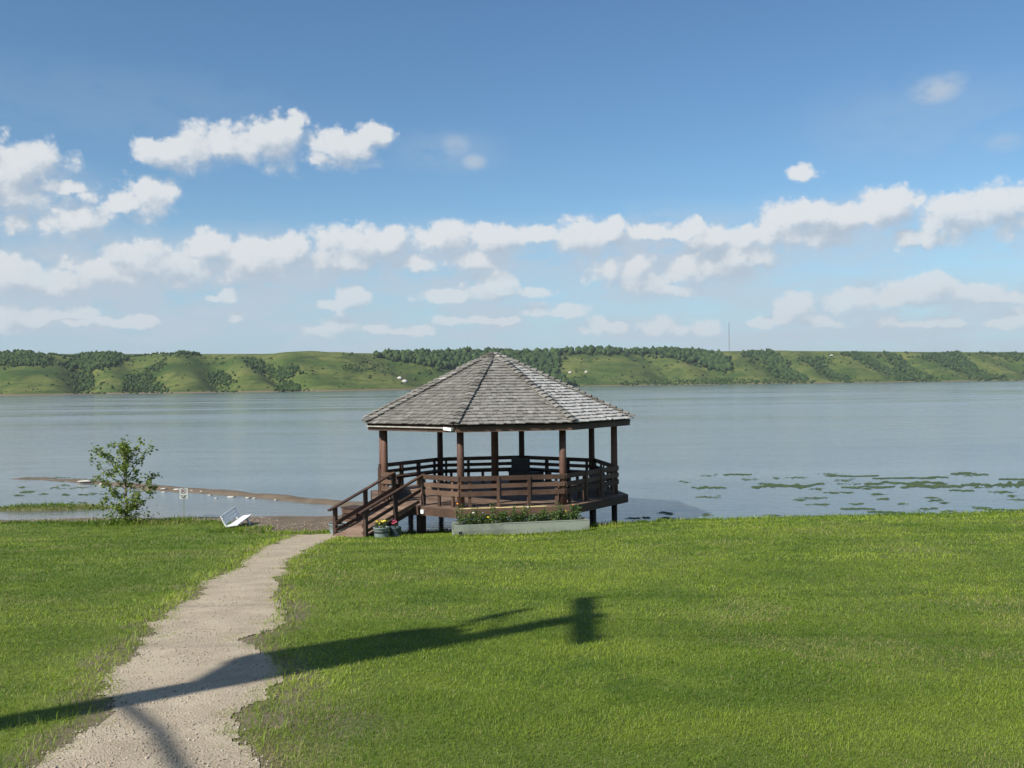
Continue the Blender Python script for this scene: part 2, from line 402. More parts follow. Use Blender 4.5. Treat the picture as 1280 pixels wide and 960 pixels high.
# ------------------------------------------------------------------ ground sheet
def ground():
    xs = np.concatenate([np.arange(-60, -20, 1.0), np.arange(-20, 20, .2), np.arange(20, 60.1, 1.0)])
    ys = np.concatenate([np.arange(-30, 3, 1.0), np.arange(3, 42, .2), np.arange(42, 60.1, 1.0)])
    X, Y = np.meshgrid(xs, ys); Z = ground_z(X, Y)
    V = np.stack([X, Y, Z], -1).reshape(-1, 3); nx = len(xs); ny = len(ys)
    i = np.arange(nx * ny).reshape(ny, nx)
    T = np.stack([i[:-1, :-1], i[:-1, 1:], i[1:, 1:], i[1:, :-1]], -1).reshape(-1, 4)
    beach = sstep(-.25, .2, Y - lawn_edge(X) + .5 * (fbm(X * 1.5, Y * 1.5, 41, 3) - .5))
    isl = np.hypot((X - ISL.x) / 3.6, (Y - ISL.y) / .9)
    pond_green = np.exp(-isl ** 2)
    wq = on_ground(365, 905); worn = np.maximum(sstep(-.5, .05, path_in(X, Y)), .8 * np.exp(-((X - wq.x) ** 2 / .5 + (Y - wq.y) ** 2 / .8)))
    M = mat('ground_soil_and_turf')
    n1 = M.noise(M.pos, 1.6, 6, .65); n2 = M.noise(M.pos, 38, 5, .7); n3 = M.noise(M.pos, .35, 3, .5)
    turf = M.mix(M.mapr(n1, .3, .7), (.055, .095, .010), (.14, .185, .02))
    turf = M.mix(M.mapr(n3, .35, .7, 0, .5), turf, (.15, .17, .045))
    turf = M.mix(M.mapr(n2, .35, .75, 0, .45), turf, (.035, .055, .012))
    dirt = M.mix(M.mapr(n2, .3, .7), (.11, .086, .055), (.20, .165, .115))
    mud = M.mix(M.mapr(n1, .3, .7), (.08, .056, .034), (.15, .112, .074))
    mud = M.mix(M.mapr(n2, .4, .75), mud, (.19, .165, .13))
    a = M.mix(M.mapr(M.m('ADD', attr(M, 'worn'), M.m('SUBTRACT', n1, .5)), .25, .7), turf, dirt)
    a = M.mix(attr(M, 'beach'), a, mud)
    a = M.mix(M.m('MULTIPLY', attr(M, 'marsh'), .8), a, (.10, .115, .03))
    finish(M, a, .85, n2, .5, .02, spec=.2)
    o = fast_mesh('ground', V, T, M.mat, {'beach': beach.ravel(), 'worn': worn.ravel(), 'marsh': pond_green.ravel()}, smooth=True, n=4)
    tag(o, 'mown green lawn sloping down to the muddy lake shore', kind='structure')
ground()

def path():
    ys = np.arange(1.0, PEND, .07); nu = 60
    V = []; l, r = path_lr(ys)
    X = l[:, None] - .5 + (r - l + 1.0)[:, None] * np.linspace(0, 1, nu)[None]; Y = np.repeat(ys[:, None], nu, 1)
    keep = path_in(X, Y) > 0
    Z = ground_z(X, Y) + .007 + .012 * np.clip(path_in(X, Y) * 3, 0, 1) * 0 + .010 * (fbm(X * 3, Y * 3, 51, 3) - .5)
    i = np.arange(X.size).reshape(X.shape)
    q = np.stack([i[:-1, :-1], i[:-1, 1:], i[1:, 1:], i[1:, :-1]], -1).reshape(-1, 4)
    k = keep.ravel()[q].sum(1) >= 3
    V = np.stack([X, Y, Z], -1).reshape(-1, 3); T = q[k]
    used = np.unique(T); rm = np.zeros(len(V), int); rm[used] = np.arange(len(used))
    M = mat('path_gravel')
    n1 = M.noise(M.pos, 2.2, 5, .6); n2 = M.noise(M.pos, 55, 5, .7)
    vo = M.n('ShaderNodeTexVoronoi', ins={'Vector': M.pos, 'Scale': 70.0})
    c = M.mix(M.mapr(n1, .3, .72), (.30, .238, .160), (.45, .375, .262))
    c = M.mix(M.mapr(n2, .35, .7, 0, .6), c, (.23, .185, .135))
    c = M.mix(M.m('MULTIPLY', M.n('ShaderNodeSeparateColor', ins={0: vo.outputs['Color']}).outputs[0], .35), c, (.50, .445, .36))
    finish(M, c, .9, M.m('ADD', M.m('MULTIPLY', vo.outputs['Distance'], -.7), n2), .6, .012, spec=.2)
    o = fast_mesh('path', V[used], rm[T], M.mat, smooth=True, n=4)
    tag(o, 'pale gravel footpath leading down the lawn to the ramp', kind='structure')
path()

# ------------------------------------------------------------------ lake
def lake():
    b = MB(); b.add([(-5000, 22, 0), (5000, 22, 0), (5000, 4200, 0), (-5000, 4200, 0)], [(0, 1, 2, 3)])
    M = mat('lake_water')
    st = M.noise(M.v('MULTIPLY', M.pos, (.18, 1, 1)), .05, 4, .55)
    ripple = M.noise(M.v('MULTIPLY', M.pos, (.55, 1.3, 1)), 2.6, 4, .6)
    swell = M.noise(M.v('MULTIPLY', M.pos, (.35, 1.0, 1)), .45, 3, .55)
    lane = M.noise(M.v('MULTIPLY', M.pos, (.25, 1.0, 1)), .11, 4, .6)
    calm = M.mapr(st, .30, .70, .45, 1.0)
    h = M.m('MULTIPLY', M.m('ADD', M.m('ADD', M.m('MULTIPLY', ripple, .022), M.m('MULTIPLY', swell, .04)), M.m('MULTIPLY', lane, .02)), calm)
    c = M.mix(M.mapr(st, .3, .7), (.074, .102, .110), (.088, .120, .125))
    rough = M.mapr(st, .3, .7, .07, .17)
    sx_ = M.n('ShaderNodeSeparateXYZ', ins={0: M.pos})
    shallow = M.m('MULTIPLY', M.mapr(M.m('ADD', sx_.outputs[1], M.m('MULTIPLY', M.noise(M.pos, .35, 3, .5), 6.0)), 42, 33), M.mapr(sx_.outputs[0], 1, -4))
    c = M.mix(M.m('MULTIPLY', shallow, .8), c, (.115, .100, .078))
    finish(M, c, rough, h, 1.0, 1.0, spec=.5, IOR=1.333)
    o = b.build('lake', M.mat); tag(o, 'calm grey blue lake reflecting the clouds', kind='structure')
lake()

# ------------------------------------------------------------------ far hills
def hill_params(px):
    shore = np.interp(px, [-2600, -300, 0, 430, 500, 620, 740, 1000, 1280, 1600, 3800], [620, 650, 714, 830, 900, 1120, 1270, 1370, 1500, 1600, 1900])
    width = np.interp(px, [-300, 0, 430, 740, 1280, 1600], [340, 330, 320, 290, 250, 250])
    cy = np.interp(px, [-300, 0, 200, 330, 390, 480, 560, 640, 700, 760, 850, 900, 960, 1050, 1150, 1280, 1600], [443, 441.5, 441.5, 441.5, 439.5, 441, 440, 441, 438.5, 437, 437.5, 438.5, 438, 438.5, 439.5, 440, 442])
    hor = 480 - (px - 640) * math.tan(ROLL)
    ch = (hor - cy) / F * (shore + width) + CZ
    ch = np.where((px < -300) | (px > 1600), np.where(px < 0, 45.0, 46.0), ch)
    return shore, width, ch
GUL = [(-180, 26, 40), (-60, 30, 30), (95, 26, 20), (165, 30, 18), (265, 22, 16), (318, 20, 60), (470, 30, 110), (560, 36, 110), (668, 34, 36), (800, 26, 60), (862, 24, 62), (938, 20, 72), (1012, 16, 56), (1070, 18, 92), (1110, 14, 66), (1172, 22, 86), (1248, 26, 80), (1340, 26, 80), (1440, 28, 80), (1540, 26, 80)]
def hill_z(px, t):
    """height at column px (photo column of that bearing), t = 0 at the far shore, 1 at the rim, more behind it"""
    s, w, ch = hill_params(px)
    tt = np.clip(t, 0, 1)
    prof = np.where(tt < .06, tt / .06 * .05, .05 + .95 * sstep(0.0, 1.12, (tt - .06) / .94) / sstep(0, 1.12, 1.0))
    z = ch * prof
    g = 0
    for u0, wd, sk in GUL:
        u = px - (u0 + sk * (1 - tt))
        g = g + np.exp(-(u / wd) ** 2) * 1.0
    g = np.clip(g, 0, 1.2)
    fade = np.sin(np.clip(tt, 0, 1) * math.pi * .93) ** .7
    z = z - g * fade * (6 + .16 * ch)
    rid = fbm(px * .02 + tt * 1.3, tt * 3.0, 61, 4) - .5
    z = z + rid * 9 * fade
    z = np.where(t > 1, ch - (t - 1) * 3.0 + 2.0 * (fbm(px * .01, t * .8, 66, 3) - .5) * np.clip(t - 1, 0, 1), z)
    z = np.maximum(z, np.where(tt < .04, -.5 + tt * 20, .3))
    return z
def hill_xyz(px, t):
    s, w, ch = hill_params(px); r = s + w * t
    a = (px - 640) / F
    a = np.arctan(a)
    # beyond the photograph the bank curves round instead of running off
    y = r * np.ones_like(a) ; x = (px - 640) / F * y
    return x, y, hill_z(px, t)
def hills():
    pxs = np.concatenate([np.arange(-2600, -320, 40.0), np.arange(-320, 1620, 3.0), np.arange(1620, 3800, 40.0)])
    ts = np.concatenate([np.linspace(-.02, .1, 9), np.linspace(.12, 1.0, 56), np.array([1.06, 1.15, 1.3, 1.6, 2.2, 3.2, 4.5])])
    P, T = np.meshgrid(pxs, ts); X, Y, Z = hill_xyz(P, T)
    V = np.stack([X, Y, Z], -1).reshape(-1, 3); i = np.arange(P.size).reshape(P.shape)
    q = np.stack([i[:-1, :-1], i[:-1, 1:], i[1:, 1:], i[1:, :-1]], -1).reshape(-1, 4)
    M = mat('prairie_hillside')
    n1 = M.noise(M.v('MULTIPLY', M.pos, (1, 1, 2.0)), .013, 5, .6); n2 = M.noise(M.v('MULTIPLY', M.pos, (1, 1, 3)), .06, 5, .65); n3 = M.noise(M.pos, .25, 4, .7)
    c = M.mix(M.mapr(n1, .35, .66), (.050, .084, .017), (.130, .142, .038))
    n4 = M.noise(M.v('MULTIPLY', M.pos, (1, .5, 1)), .022, 6, .7)
    c = M.mix(M.mapr(n4, .50, .62, 0, .7), c, (.022, .048, .011))
    c = M.mix(M.mapr(n2, .50, .66, 0, .8), c, (.030, .060, .014))
    c = M.mix(M.mapr(n2, .40, .28, 0, .75), c, (.15, .14, .055))
    c = M.mix(M.mapr(n3, .48, .66, 0, .6), c, (.03, .052, .014))
    zz = M.n('ShaderNodeSeparateXYZ', ins={0: M.pos}).outputs[2]
    c = M.mix(M.mapr(zz, 1.6, .4), c, (.17, .13, .085))
    finish(M, c, .95, n3, .6, 1.2, spec=.1)
    tag(fast_mesh('hills', V, q, M.mat, smooth=True, n=4), 'green prairie hills with wooded gullies across the lake', kind='structure')
hills()

def hill_hit(px, py):
    """t along the column where the sight line through a pixel meets the hillside; the rim where it passes above"""
    ts = np.linspace(0, 1, 90); pp = np.full_like(ts, px)
    X, Y, Z = hill_xyz(pp, ts)
    d = ray(px, py); zr = CZ + d.z / d.y * Y
    k = np.nonzero(zr <= Z)[0]
    return ts[k[0]] if len(k) else 1.0

def ico():
    bm = bmesh.new(); bmesh.ops.create_icosphere(bm, subdivisions=1, radius=1.0)
    v = np.array([x.co[:] for x in bm.verts]); f = np.array([[x.index for x in q.verts] for q in bm.faces]); bm.free(); return v, f
ICV, ICF = ico()
TREE_M = None
def forest_mat():
    M = mat('far_tree_foliage'); t = attr(M, 'tint')
    n = M.noise(M.pos, .55, 4, .7)
    c = M.mix(t, (.016, .038, .013), (.055, .088, .026))
    c = M.mix(M.mapr(n, .45, .7, 0, .6), c, (.008, .018, .007))
    return finish(M, c, .9, spec=.1)
TREE_M = forest_mat()

def in_poly(x, y, P):
    c = np.zeros(len(x), bool); n = len(P)
    for i in range(n):
        x1, y1 = P[i]; x2, y2 = P[(i + 1) % n]
        c ^= ((y1 > y) != (y2 > y)) & (x < (x2 - x1) * (y - y1) / (y2 - y1 + 1e-9) + x1)
    return c
def wood_patch(label, poly, hpx, spacing, group='woods in the far gullies'):
    P = np.array(poly, float); x0, y0 = P.min(0); x1, y1 = P.max(0)
    A = .5 * abs(np.dot(P[:, 0], np.roll(P[:, 1], 1)) - np.dot(P[:, 1], np.roll(P[:, 0], 1)))
    spacing *= .58; hpx *= .72; n = int(A / spacing ** 2 * 1.6) + 8
    X = []; Y = []
    while len(X) < n:
        x = rng.uniform(x0, x1, 200); y = rng.uniform(y0, y1, 200); k = in_poly(x, y, P); X += list(x[k]); Y += list(y[k])
    V = []; T = []; tint = []; off = 0
    X = np.array(X[:n]); Y = np.array(Y[:n]); st_ = rng.random(n) < .34
    X = X + st_ * rng.normal(0, 5, n); Y = Y + st_ * np.abs(rng.normal(0, 2.2, n))
    for x, y in zip(X, Y):
        t = hill_hit(x, y + hpx * .35); q = hill_xyz(np.array([x]), np.array([t])); q = [float(a[0]) for a in q]
        h = rng.uniform(.5, 1.25) * hpx / F * q[1]; w = h * rng.uniform(.34, .58)
        nz = 1 + .42 * (rng.random(len(ICV)) - .5) + .25 * np.sin(ICV @ rng.normal(0, 3.2, 3) + rng.uniform(0, 6))
        v = ICV * nz[:, None] * [w, w, h * .55] + [q[0], q[1], q[2] + h * .42]
        V.append(v); T.append(ICF + off); off += len(ICV)
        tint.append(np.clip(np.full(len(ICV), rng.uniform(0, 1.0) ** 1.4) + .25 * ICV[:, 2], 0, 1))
    o = fast_mesh('wood', np.concatenate(V), np.concatenate(T), TREE_M, {'tint': np.concatenate(tint)})
    tag(o, label, 'wood', group, 'stuff')
wood_patch('dark wood capping the hill at its far west end', [(-60, 440), (0, 440), (35, 437), (70, 449), (55, 456), (0, 456), (-60, 455)], 6, 3.0)
wood_patch('broad round clump of dark trees under the hill rim', [(82, 455), (92, 445), (105, 439), (145, 438), (158, 447), (140, 456), (115, 462), (88, 460)], 7, 3.0)
wood_patch('thin row of trees along the bare skyline', [(62, 439), (140, 440), (250, 440), (250, 442.5), (62, 442)], 3.4, 2.6)
wood_patch('single rounded tree clump standing on the skyline', [(226, 440), (246, 438), (248, 442), (226, 442)], 6, 3.5)
wood_patch('block of brush reaching down to the far shore', [(92, 466), (116, 464), (118, 489), (92, 489)], 5, 3.4)
wood_patch('spreading brush above the far shore rubble', [(156, 470), (186, 466), (200, 478), (212, 490), (152, 489)], 5, 3.6)
wood_patch('small brush patches strung down a shallow gully', [(180, 462), (196, 453), (210, 446), (206, 456), (196, 464)], 4, 3.6)
wood_patch('oval brush patch on the grassy hillside', [(258, 468), (272, 462), (292, 470), (288, 482), (262, 480)], 4.5, 3.4)
wood_patch('curving line of trees in a narrow gully', [(300, 447), (318, 448), (345, 462), (366, 456), (374, 460), (368, 470), (352, 475), (326, 464)], 5.5, 3.0)
wood_patch('low dark brush at the foot of the narrow gully', [(346, 482), (360, 477), (376, 482), (374, 489), (343, 489)], 5, 3.2)
wood_patch('faint brush band on the open hillside', [(425, 458), (455, 452), (478, 458), (460, 464), (430, 464)], 3.2, 4.4)
wood_patch('largest dark wood spread over the hill behind the roof', [(466, 442), (500, 440), (560, 437), (620, 438), (690, 436), (700, 442), (697, 470), (722, 481), (680, 484), (640, 480), (600, 468), (570, 460), (545, 456), (520, 452), (490, 449)], 10, 4.0)
wood_patch('long belt of tall trees along the hill rim', [(690, 436), (760, 435), (830, 435), (866, 438), (905, 444), (916, 461), (902, 464), (870, 452), (835, 443), (780, 440), (720, 440)], 9, 3.6)
wood_patch('dense wood filling the gully beside the mast', [(928, 440), (946, 437), (974, 440), (984, 458), (1010, 474), (985, 476), (968, 462), (950, 450)], 6, 3.0)
wood_patch('thin brush line in a short gully', [(998, 446), (1030, 447), (1034, 461), (1068, 474), (1050, 475), (1022, 462)], 4.5, 2.9)
wood_patch('straight diagonal wood down a long gully', [(1053, 440), (1078, 441), (1108, 459), (1140, 470), (1165, 474), (1125, 474), (1085, 454)], 5, 2.8)
wood_patch('narrow diagonal strip of trees between two spurs', [(1102, 440), (1120, 441), (1138, 459), (1172, 473), (1150, 473), (1122, 457)], 5, 2.9)
wood_patch('broad wood dropping to the shore below the rim', [(1150, 444), (1200, 440), (1214, 454), (1228, 465), (1260, 472), (1228, 474), (1190, 460), (1168, 450)], 5, 2.8)
wood_patch('flat wood along the rim at its east end', [(1218, 440), (1282, 441), (1340, 442), (1340, 452), (1276, 448), (1240, 443)], 4.5, 2.8)
wood_patch('low shrubs lining the water below the belt of trees', [(775, 476), (830, 475), (905, 474), (912, 479), (850, 480), (775, 481)], 3, 3.6)
wood_patch('low shrubs lining the water below the mast', [(905, 472), (960, 474), (1010, 475), (1005, 478), (905, 479)], 3, 3.6)
for k, (xa, xb) in enumerate([(-330, -210), (-190, -90)]):
    wood_patch(['wood beyond the west end of the hill', 'brush on the slope at the west end'][k], [(xa, 448), (xb - 30, 444), (xb, 462), (xb - 20, 478), (xa + 20, 470)], 6, 4.2)
wood_patch('wood in the gully past the east end', [(1350, 441), (1400, 441), (1450, 462), (1480, 472), (1440, 472)], 5, 3.2)

def hill_shrubs():
    V = []; T = []; tint = []; off = 0; n = 0
    while n < 1500:
        x = rng.uniform(-200, 1500); t = rng.uniform(.02, .98)
        g = min(1, sum(math.exp(-((x - (u0 + sk * (1 - t))) / (wd * .8)) ** 2) for u0, wd, sk in GUL))
        if rng.random() > .04 + .75 * g + .5 * float(sstep(.52, .62, fbm(np.array([x * .03]), np.array([t * 4]), 97, 3))[0]) * .6: continue
        q = [float(a[0]) for a in hill_xyz(np.array([x]), np.array([t]))]; h = rng.uniform(.8, 2.6) / F * q[1]; w = h * rng.uniform(.5, 1.1)
        v = ICV * (1 + .5 * (rng.random(len(ICV)) - .5))[:, None] * [w, w, h * .6] + [q[0], q[1], q[2] + h * .3]
        V.append(v); T.append(ICF + off); off += len(ICV); tint.append(np.full(len(ICV), rng.uniform(.1, 1))); n += 1
    tag(fast_mesh('shrubs', np.concatenate(V), np.concatenate(T), TREE_M, {'tint': np.concatenate(tint)}), 'low scattered shrubs dotted over the far hillsides', 'shrubs', kind='stuff')
hill_shrubs()

def mast():
    t = hill_hit(912, 439); t = 1.12
    X, Y, Z = [float(a[0]) for a in hill_xyz(np.array([912.0]), np.array([t]))]
    d = ray(912, 403); top = CZ + d.z / d.y * Y
    root = empty('lattice_mast', (X, Y, Z - .5)); H = top - Z
    for k in range(3):
        a = 2 * math.pi * k / 3 + .4
        p = Vector((math.cos(a), math.sin(a), 0))
        MB().tube([p * 1.1, p * .8 + Vector((0, 0, H))], .13, 6).build('leg', P_GREYTANK, root)
        b = MB(); a2 = a + 2 * math.pi / 3; p2 = Vector((math.cos(a2), math.sin(a2), 0)); n = 16
        for i in range(n):
            z0 = H * i / n; z1 = H * (i + 1) / n; r0 = 1.1 - .3 * i / n; r1 = 1.1 - .3 * (i + 1) / n
            b.tube([p * r0 + Vector((0, 0, z0)), p2 * r1 + Vector((0, 0, z1))], .07, 4); b.tube([p2 * r1 + Vector((0, 0, z1)), p * r1 + Vector((0, 0, z1))], .06, 4)
        b.build('bracing', P_GREYTANK, root)
    MB().tube([(0, 0, H - .5), (0, 0, H + 3)], .12, 6).build('antenna', P_GREYTANK, root)
    tag(root, 'slim grey lattice mast standing on the hill rim', 'mast')
mast()

# ------------------------------------------------------------------ gazebo
GX, GY = -.544, 28.75; TH = R(-13.52); RP, RR, RD = 3.616, 4.10, 3.98
ZD, ZRAIL, ZE, ZA = CZ - 3.262, CZ - 2.433, CZ - 1.244, CZ + .932
def oc(R_, k, z): a = TH + R(45) * k; return Vector((R_ * math.sin(a), -R_ * math.cos(a), z))
def along(R_, k, f, z, off=0.0):
    a = oc(R_, k, z); b = oc(R_, k + 1, z); n = TH + R(45) * (k + .5)
    return a.lerp(b, f) + Vector((math.sin(n), -math.cos(n), 0)) * off
gaz = empty('gazebo', (GX, GY, 0))
tag(gaz, 'octagonal brown wooden gazebo with grey shingle roof on the lake shore', 'gazebo')

# deck boards, parallel to the ramp bay
an = TH + R(-22.5); du = Vector((math.cos(an), math.sin(an), 0)); dn = Vector((math.sin(an), -math.cos(an), 0))
poly = [oc(RD, k, 0) for k in range(8)]
def clip_x(s):   # extent along du of the octagon at offset s along dn
    xs = []
    for i in range(8):
        a, b = poly[i], poly[(i + 1) % 8]; sa, sb = a.dot(dn) - s, b.dot(dn) - s
        if (sa <= 0) != (sb <= 0): xs.append(a.lerp(b, sa / (sa - sb)).dot(du))
    return (min(xs), max(xs)) if len(xs) >= 2 else None
ap = RD * math.cos(R(22.5)); s = -ap + .004
while s < ap - .02:
    w = .14; e = min(s + w, ap - .004); c0 = clip_x(s + .001); c1 = clip_x(e - .001)
    if c0 and c1:
        z1 = ZD + random.uniform(-.003, .003); z0 = ZD - .036
        q = [du * c0[0] + dn * s, du * c0[1] + dn * s, du * c1[1] + dn * e, du * c1[0] + dn * e]
        MB().hexa([p + Vector((0, 0, z0)) for p in q] + [p + Vector((0, 0, z1)) for p in q]).build('deck_board', W_DECK, gaz)
    s += w + .007
for k in range(8):
    lit_rim = k in (-1 % 8, 0)
    a, b = oc(RD + .012, k, ZD - .12), oc(RD + .012, k + 1, ZD - .12)
    a = a + (b - a).normalized() * .01; b = b - (b - a).normalized() * .01
    MB().bar(a, b, .045, .22).build('rim_board', W_BROWN, gaz)
    MB().bar(oc(3.55, k, ZD - .14), oc(3.55, k + 1, ZD - .14), .09, .2).build('floor_beam', W_DARK, gaz)
for i in range(7):
    s = -3.0 + i; c = clip_x(s); MB().bar(du * (c[0] + .3) + dn * s + Vector((0, 0, ZD - .13)), du * (c[1] - .3) + dn * s + Vector((0, 0, ZD - .13)), .06, .18).build('joist', W_DARK, gaz)
def wz(x, y): return max(gz(GX + x, GY + y), -.35)
piles = [oc(3.6, k, 0) for k in range(8)] + [along(3.72, k, .5, 0) for k in (1, 3, 5, 7)] + [Vector((0, 0, 0))]
for p in piles:
    MB().tube([(p.x, p.y, wz(p.x, p.y) - .3), (p.x, p.y, ZD - .1)], .085 if p.length > 1 else .12, 12).build('pile', W_DARK, gaz, True)
# posts, each a turned log
for k in range(8):
    p = oc(RP, k, 0)
    MB().tube([(p.x, p.y, ZD + .001), (p.x * .999, p.y * .999, 2.0), (p.x, p.y, ZE + .04)], [.098, .096, .092], 16).build('post', W_LOG, gaz, True)
    MB().bar(oc(RP, k, ZE + .13), oc(RP, k + 1, ZE + .13), .14, .18).build('ring_beam', W_DARK, gaz)
MB().tube([(0, 0, ZD + .001), (0, 0, ZA - .35)], [.115, .1], 16).build('centre_post', W_LOG, gaz, True)

# railing: three outside boards on uprights
HB = [(.705, .83), (.51, .62), (.30, .43)]
def rails(k, f0, f1, ups):
    for lo, hi in HB:
        a = along(RP + .115, k, f0, ZD + (lo + hi) / 2); b = along(RP + .115, k, f1, ZD + (lo + hi) / 2)
        t = (b - a).normalized()
        if f0 == 0: a += t * .018
        if f1 == 1: b -= t * .018
        j = random.uniform(-.004, .004); a.z += j; b.z -= j
        MB().bar(a, b, .036, hi - lo).build('rail_board', W_BROWN, gaz)
    for f in ups:
        p = along(RP + .152, k, f, 0); n = TH + R(45) * (k + .5)
        M = Matrix.Rotation(n, 3, 'Z')
        if k != 7 and .2 < f < .8: MB().box((p.x, p.y, ZD + .405), (.075, .036, .806), M).build('baluster', W_BROWN, gaz)
        p = along(RP + .062, k, f, 0)
        MB().box((p.x, p.y, ZD + .36), (.075, .06, .716), M).build('baluster', W_BROWN, gaz)
for k in range(7): rails(k, 0, 1, (.09, .36, .65, .92))
F0, F1 = .16, .53
rails(7, 0, F0, (.06,)); rails(7, F1, 1, (.74, .91))
# benches along the inside of the lake-facing bays
for k in (1, 2, 3, 4, 5, 6):
    for j, off in enumerate((-.10, -.225, -.35)):
        a = along(RP, k, .07, ZD + .43, off); b = along(RP, k, .93, ZD + .43, off)
        MB().bar(a, b, .115, .036).build('bench_slat', W_BROWN, gaz)
    for f in (.12, .5, .88):
        p = along(RP, k, f, 0, -.36); n = TH + R(45) * (k + .5)
        MB().box((p.x, p.y, ZD + .206), (.09, .05, .408), Matrix.Rotation(n, 3, 'Z')).build('bench_leg', W_BROWN, gaz)
# pale edging strip and small white fixture on the front rim
MB().bar(along(RD + .01, 0, .03, ZD + .012, -.03), along(RD + .01, 0, .78, ZD + .012, -.03), .07, .018).build('edge_strip', P_YELLOW, gaz)
p = along(RD + .055, 7, .62, ZD - .13); MB().box(p, (.10, .06, .10), Matrix.Rotation(TH - R(22.5), 3, 'Z')).build('rim_lamp', P_WHITE, gaz)

# roof: boarded shell, fascia, shingles course by course, hip caps
RS, ZS = RR + .07, ZE + .19
roof = None
b = MB(); top = Vector((0, 0, ZA - .05))
ring = [oc(RS - .06, k, ZS - .035) for k in range(8)]; ring2 = [oc(RS - .06, k, ZS - .075) for k in range(8)]
b.add(ring + [top] + ring2 + [top - Vector((0, 0, .04))], [(k, (k + 1) % 8, 8) for k in range(8)] + [(9 + (k + 1) % 8, 9 + k, 17) for k in range(8)] + [(k, 9 + k, 9 + (k + 1) % 8, (k + 1) % 8) for k in range(8)])
roof = b.build('roof', W_DARK, gaz)
for k in range(8):
    a, b_ = oc(RR - .03, k, ZE + .075), oc(RR - .03, k + 1, ZE + .075); t = (b_ - a).normalized()
    MB().bar(a + t * .012, b_ - t * .012, .04, .15).build('fascia', W_BROWN, roof)
    MB().tube([oc(.35, k, ZA - .22), oc(RR - .1, k, ZE + .10)], .05, 6).build('rafter', W_DARK, roof)
# pale drip edge along the ramp side eave, its loose white end at the corner
MB().bar(along(RR - .03, 7, .0, ZE + .118, .055), along(RR - .03, 7, .90, ZE + .114, .055), .075, .03).build('drip_edge', P_DRIP, roof)
MB().bar(along(RR - .03, 7, .90, ZE + .10, .07), along(RR - .03, 7, .985, ZE + .075, .07), .09, .075).build('flashing', P_WHITE, roof)

SL = math.hypot(RS * math.cos(R(22.5)), ZA - ZS); NC = 25; EXP = SL / NC
def shingle_verts(k, c, x0, x1, jit):
    """one split shake of course c on facet k, x0..x1 across at its butt; clipped to the hips"""
    n = TH + R(45) * (k + .5); out = Vector((math.sin(n), -math.cos(n), 0)); acr = Vector((math.cos(n), math.sin(n), 0))
    apo = RS * math.cos(R(22.5)); up = (-out * apo + Vector((0, 0, ZA - ZS))).normalized(); nor = acr.cross(up).normalized()
    if nor.z < 0: nor = -nor
    o = out * apo + Vector((0, 0, ZS))
    s0 = c * EXP - .03 + jit; s1 = min(s0 + EXP * 1.75, SL - .01)
    def hw(s): return (RS * math.sin(R(22.5))) * (1 - s / SL) + .004
    def P(x, s, h): x = max(-hw(s), min(hw(s), x)); return o + acr * x + up * s + nor * h
    lift = .026 + random.uniform(0, .014); th = .018 + random.uniform(0, .009)
    return [P(x0, s0, lift), P(x1, s0, lift), P(x1, s1, .001), P(x0, s1, .001), P(x0, s0, lift + th), P(x1, s0, lift + th), P(x1, s1, .006), P(x0, s1, .006)]
HEXF = [(3, 2, 1, 0), (4, 5, 6, 7), (0, 1, 5, 4), (1, 2, 6, 5), (2, 3, 7, 6), (3, 0, 4, 7)]
rest = MB(); rest_t = []; own = 0
for k in range(8):
    for c in range(NC):
        hwid = RS * math.sin(R(22.5)) * (1 - max(0, c * EXP - .03) / SL)
        x = -hwid + random.uniform(-.15, 0)
        while x < hwid:
            w = random.uniform(.085, .18); x1 = min(x + w, hwid)
            if x1 - max(x, -hwid) > .02:
                vs = shingle_verts(k, c, max(x, -hwid), x1 - .006, random.uniform(-.016, .016))
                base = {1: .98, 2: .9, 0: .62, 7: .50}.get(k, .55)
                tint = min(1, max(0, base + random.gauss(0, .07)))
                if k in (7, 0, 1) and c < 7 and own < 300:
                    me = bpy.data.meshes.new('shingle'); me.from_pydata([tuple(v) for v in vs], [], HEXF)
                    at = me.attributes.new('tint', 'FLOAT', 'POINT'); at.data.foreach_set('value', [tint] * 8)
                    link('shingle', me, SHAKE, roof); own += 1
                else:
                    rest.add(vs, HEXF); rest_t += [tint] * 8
            x += w
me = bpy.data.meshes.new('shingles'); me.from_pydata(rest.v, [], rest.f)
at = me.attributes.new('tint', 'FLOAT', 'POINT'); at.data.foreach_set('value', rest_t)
o = link('shingles', me, SHAKE, roof); o['kind'] = 'stuff'; o['label'] = 'remaining weathered shakes of the upper courses'
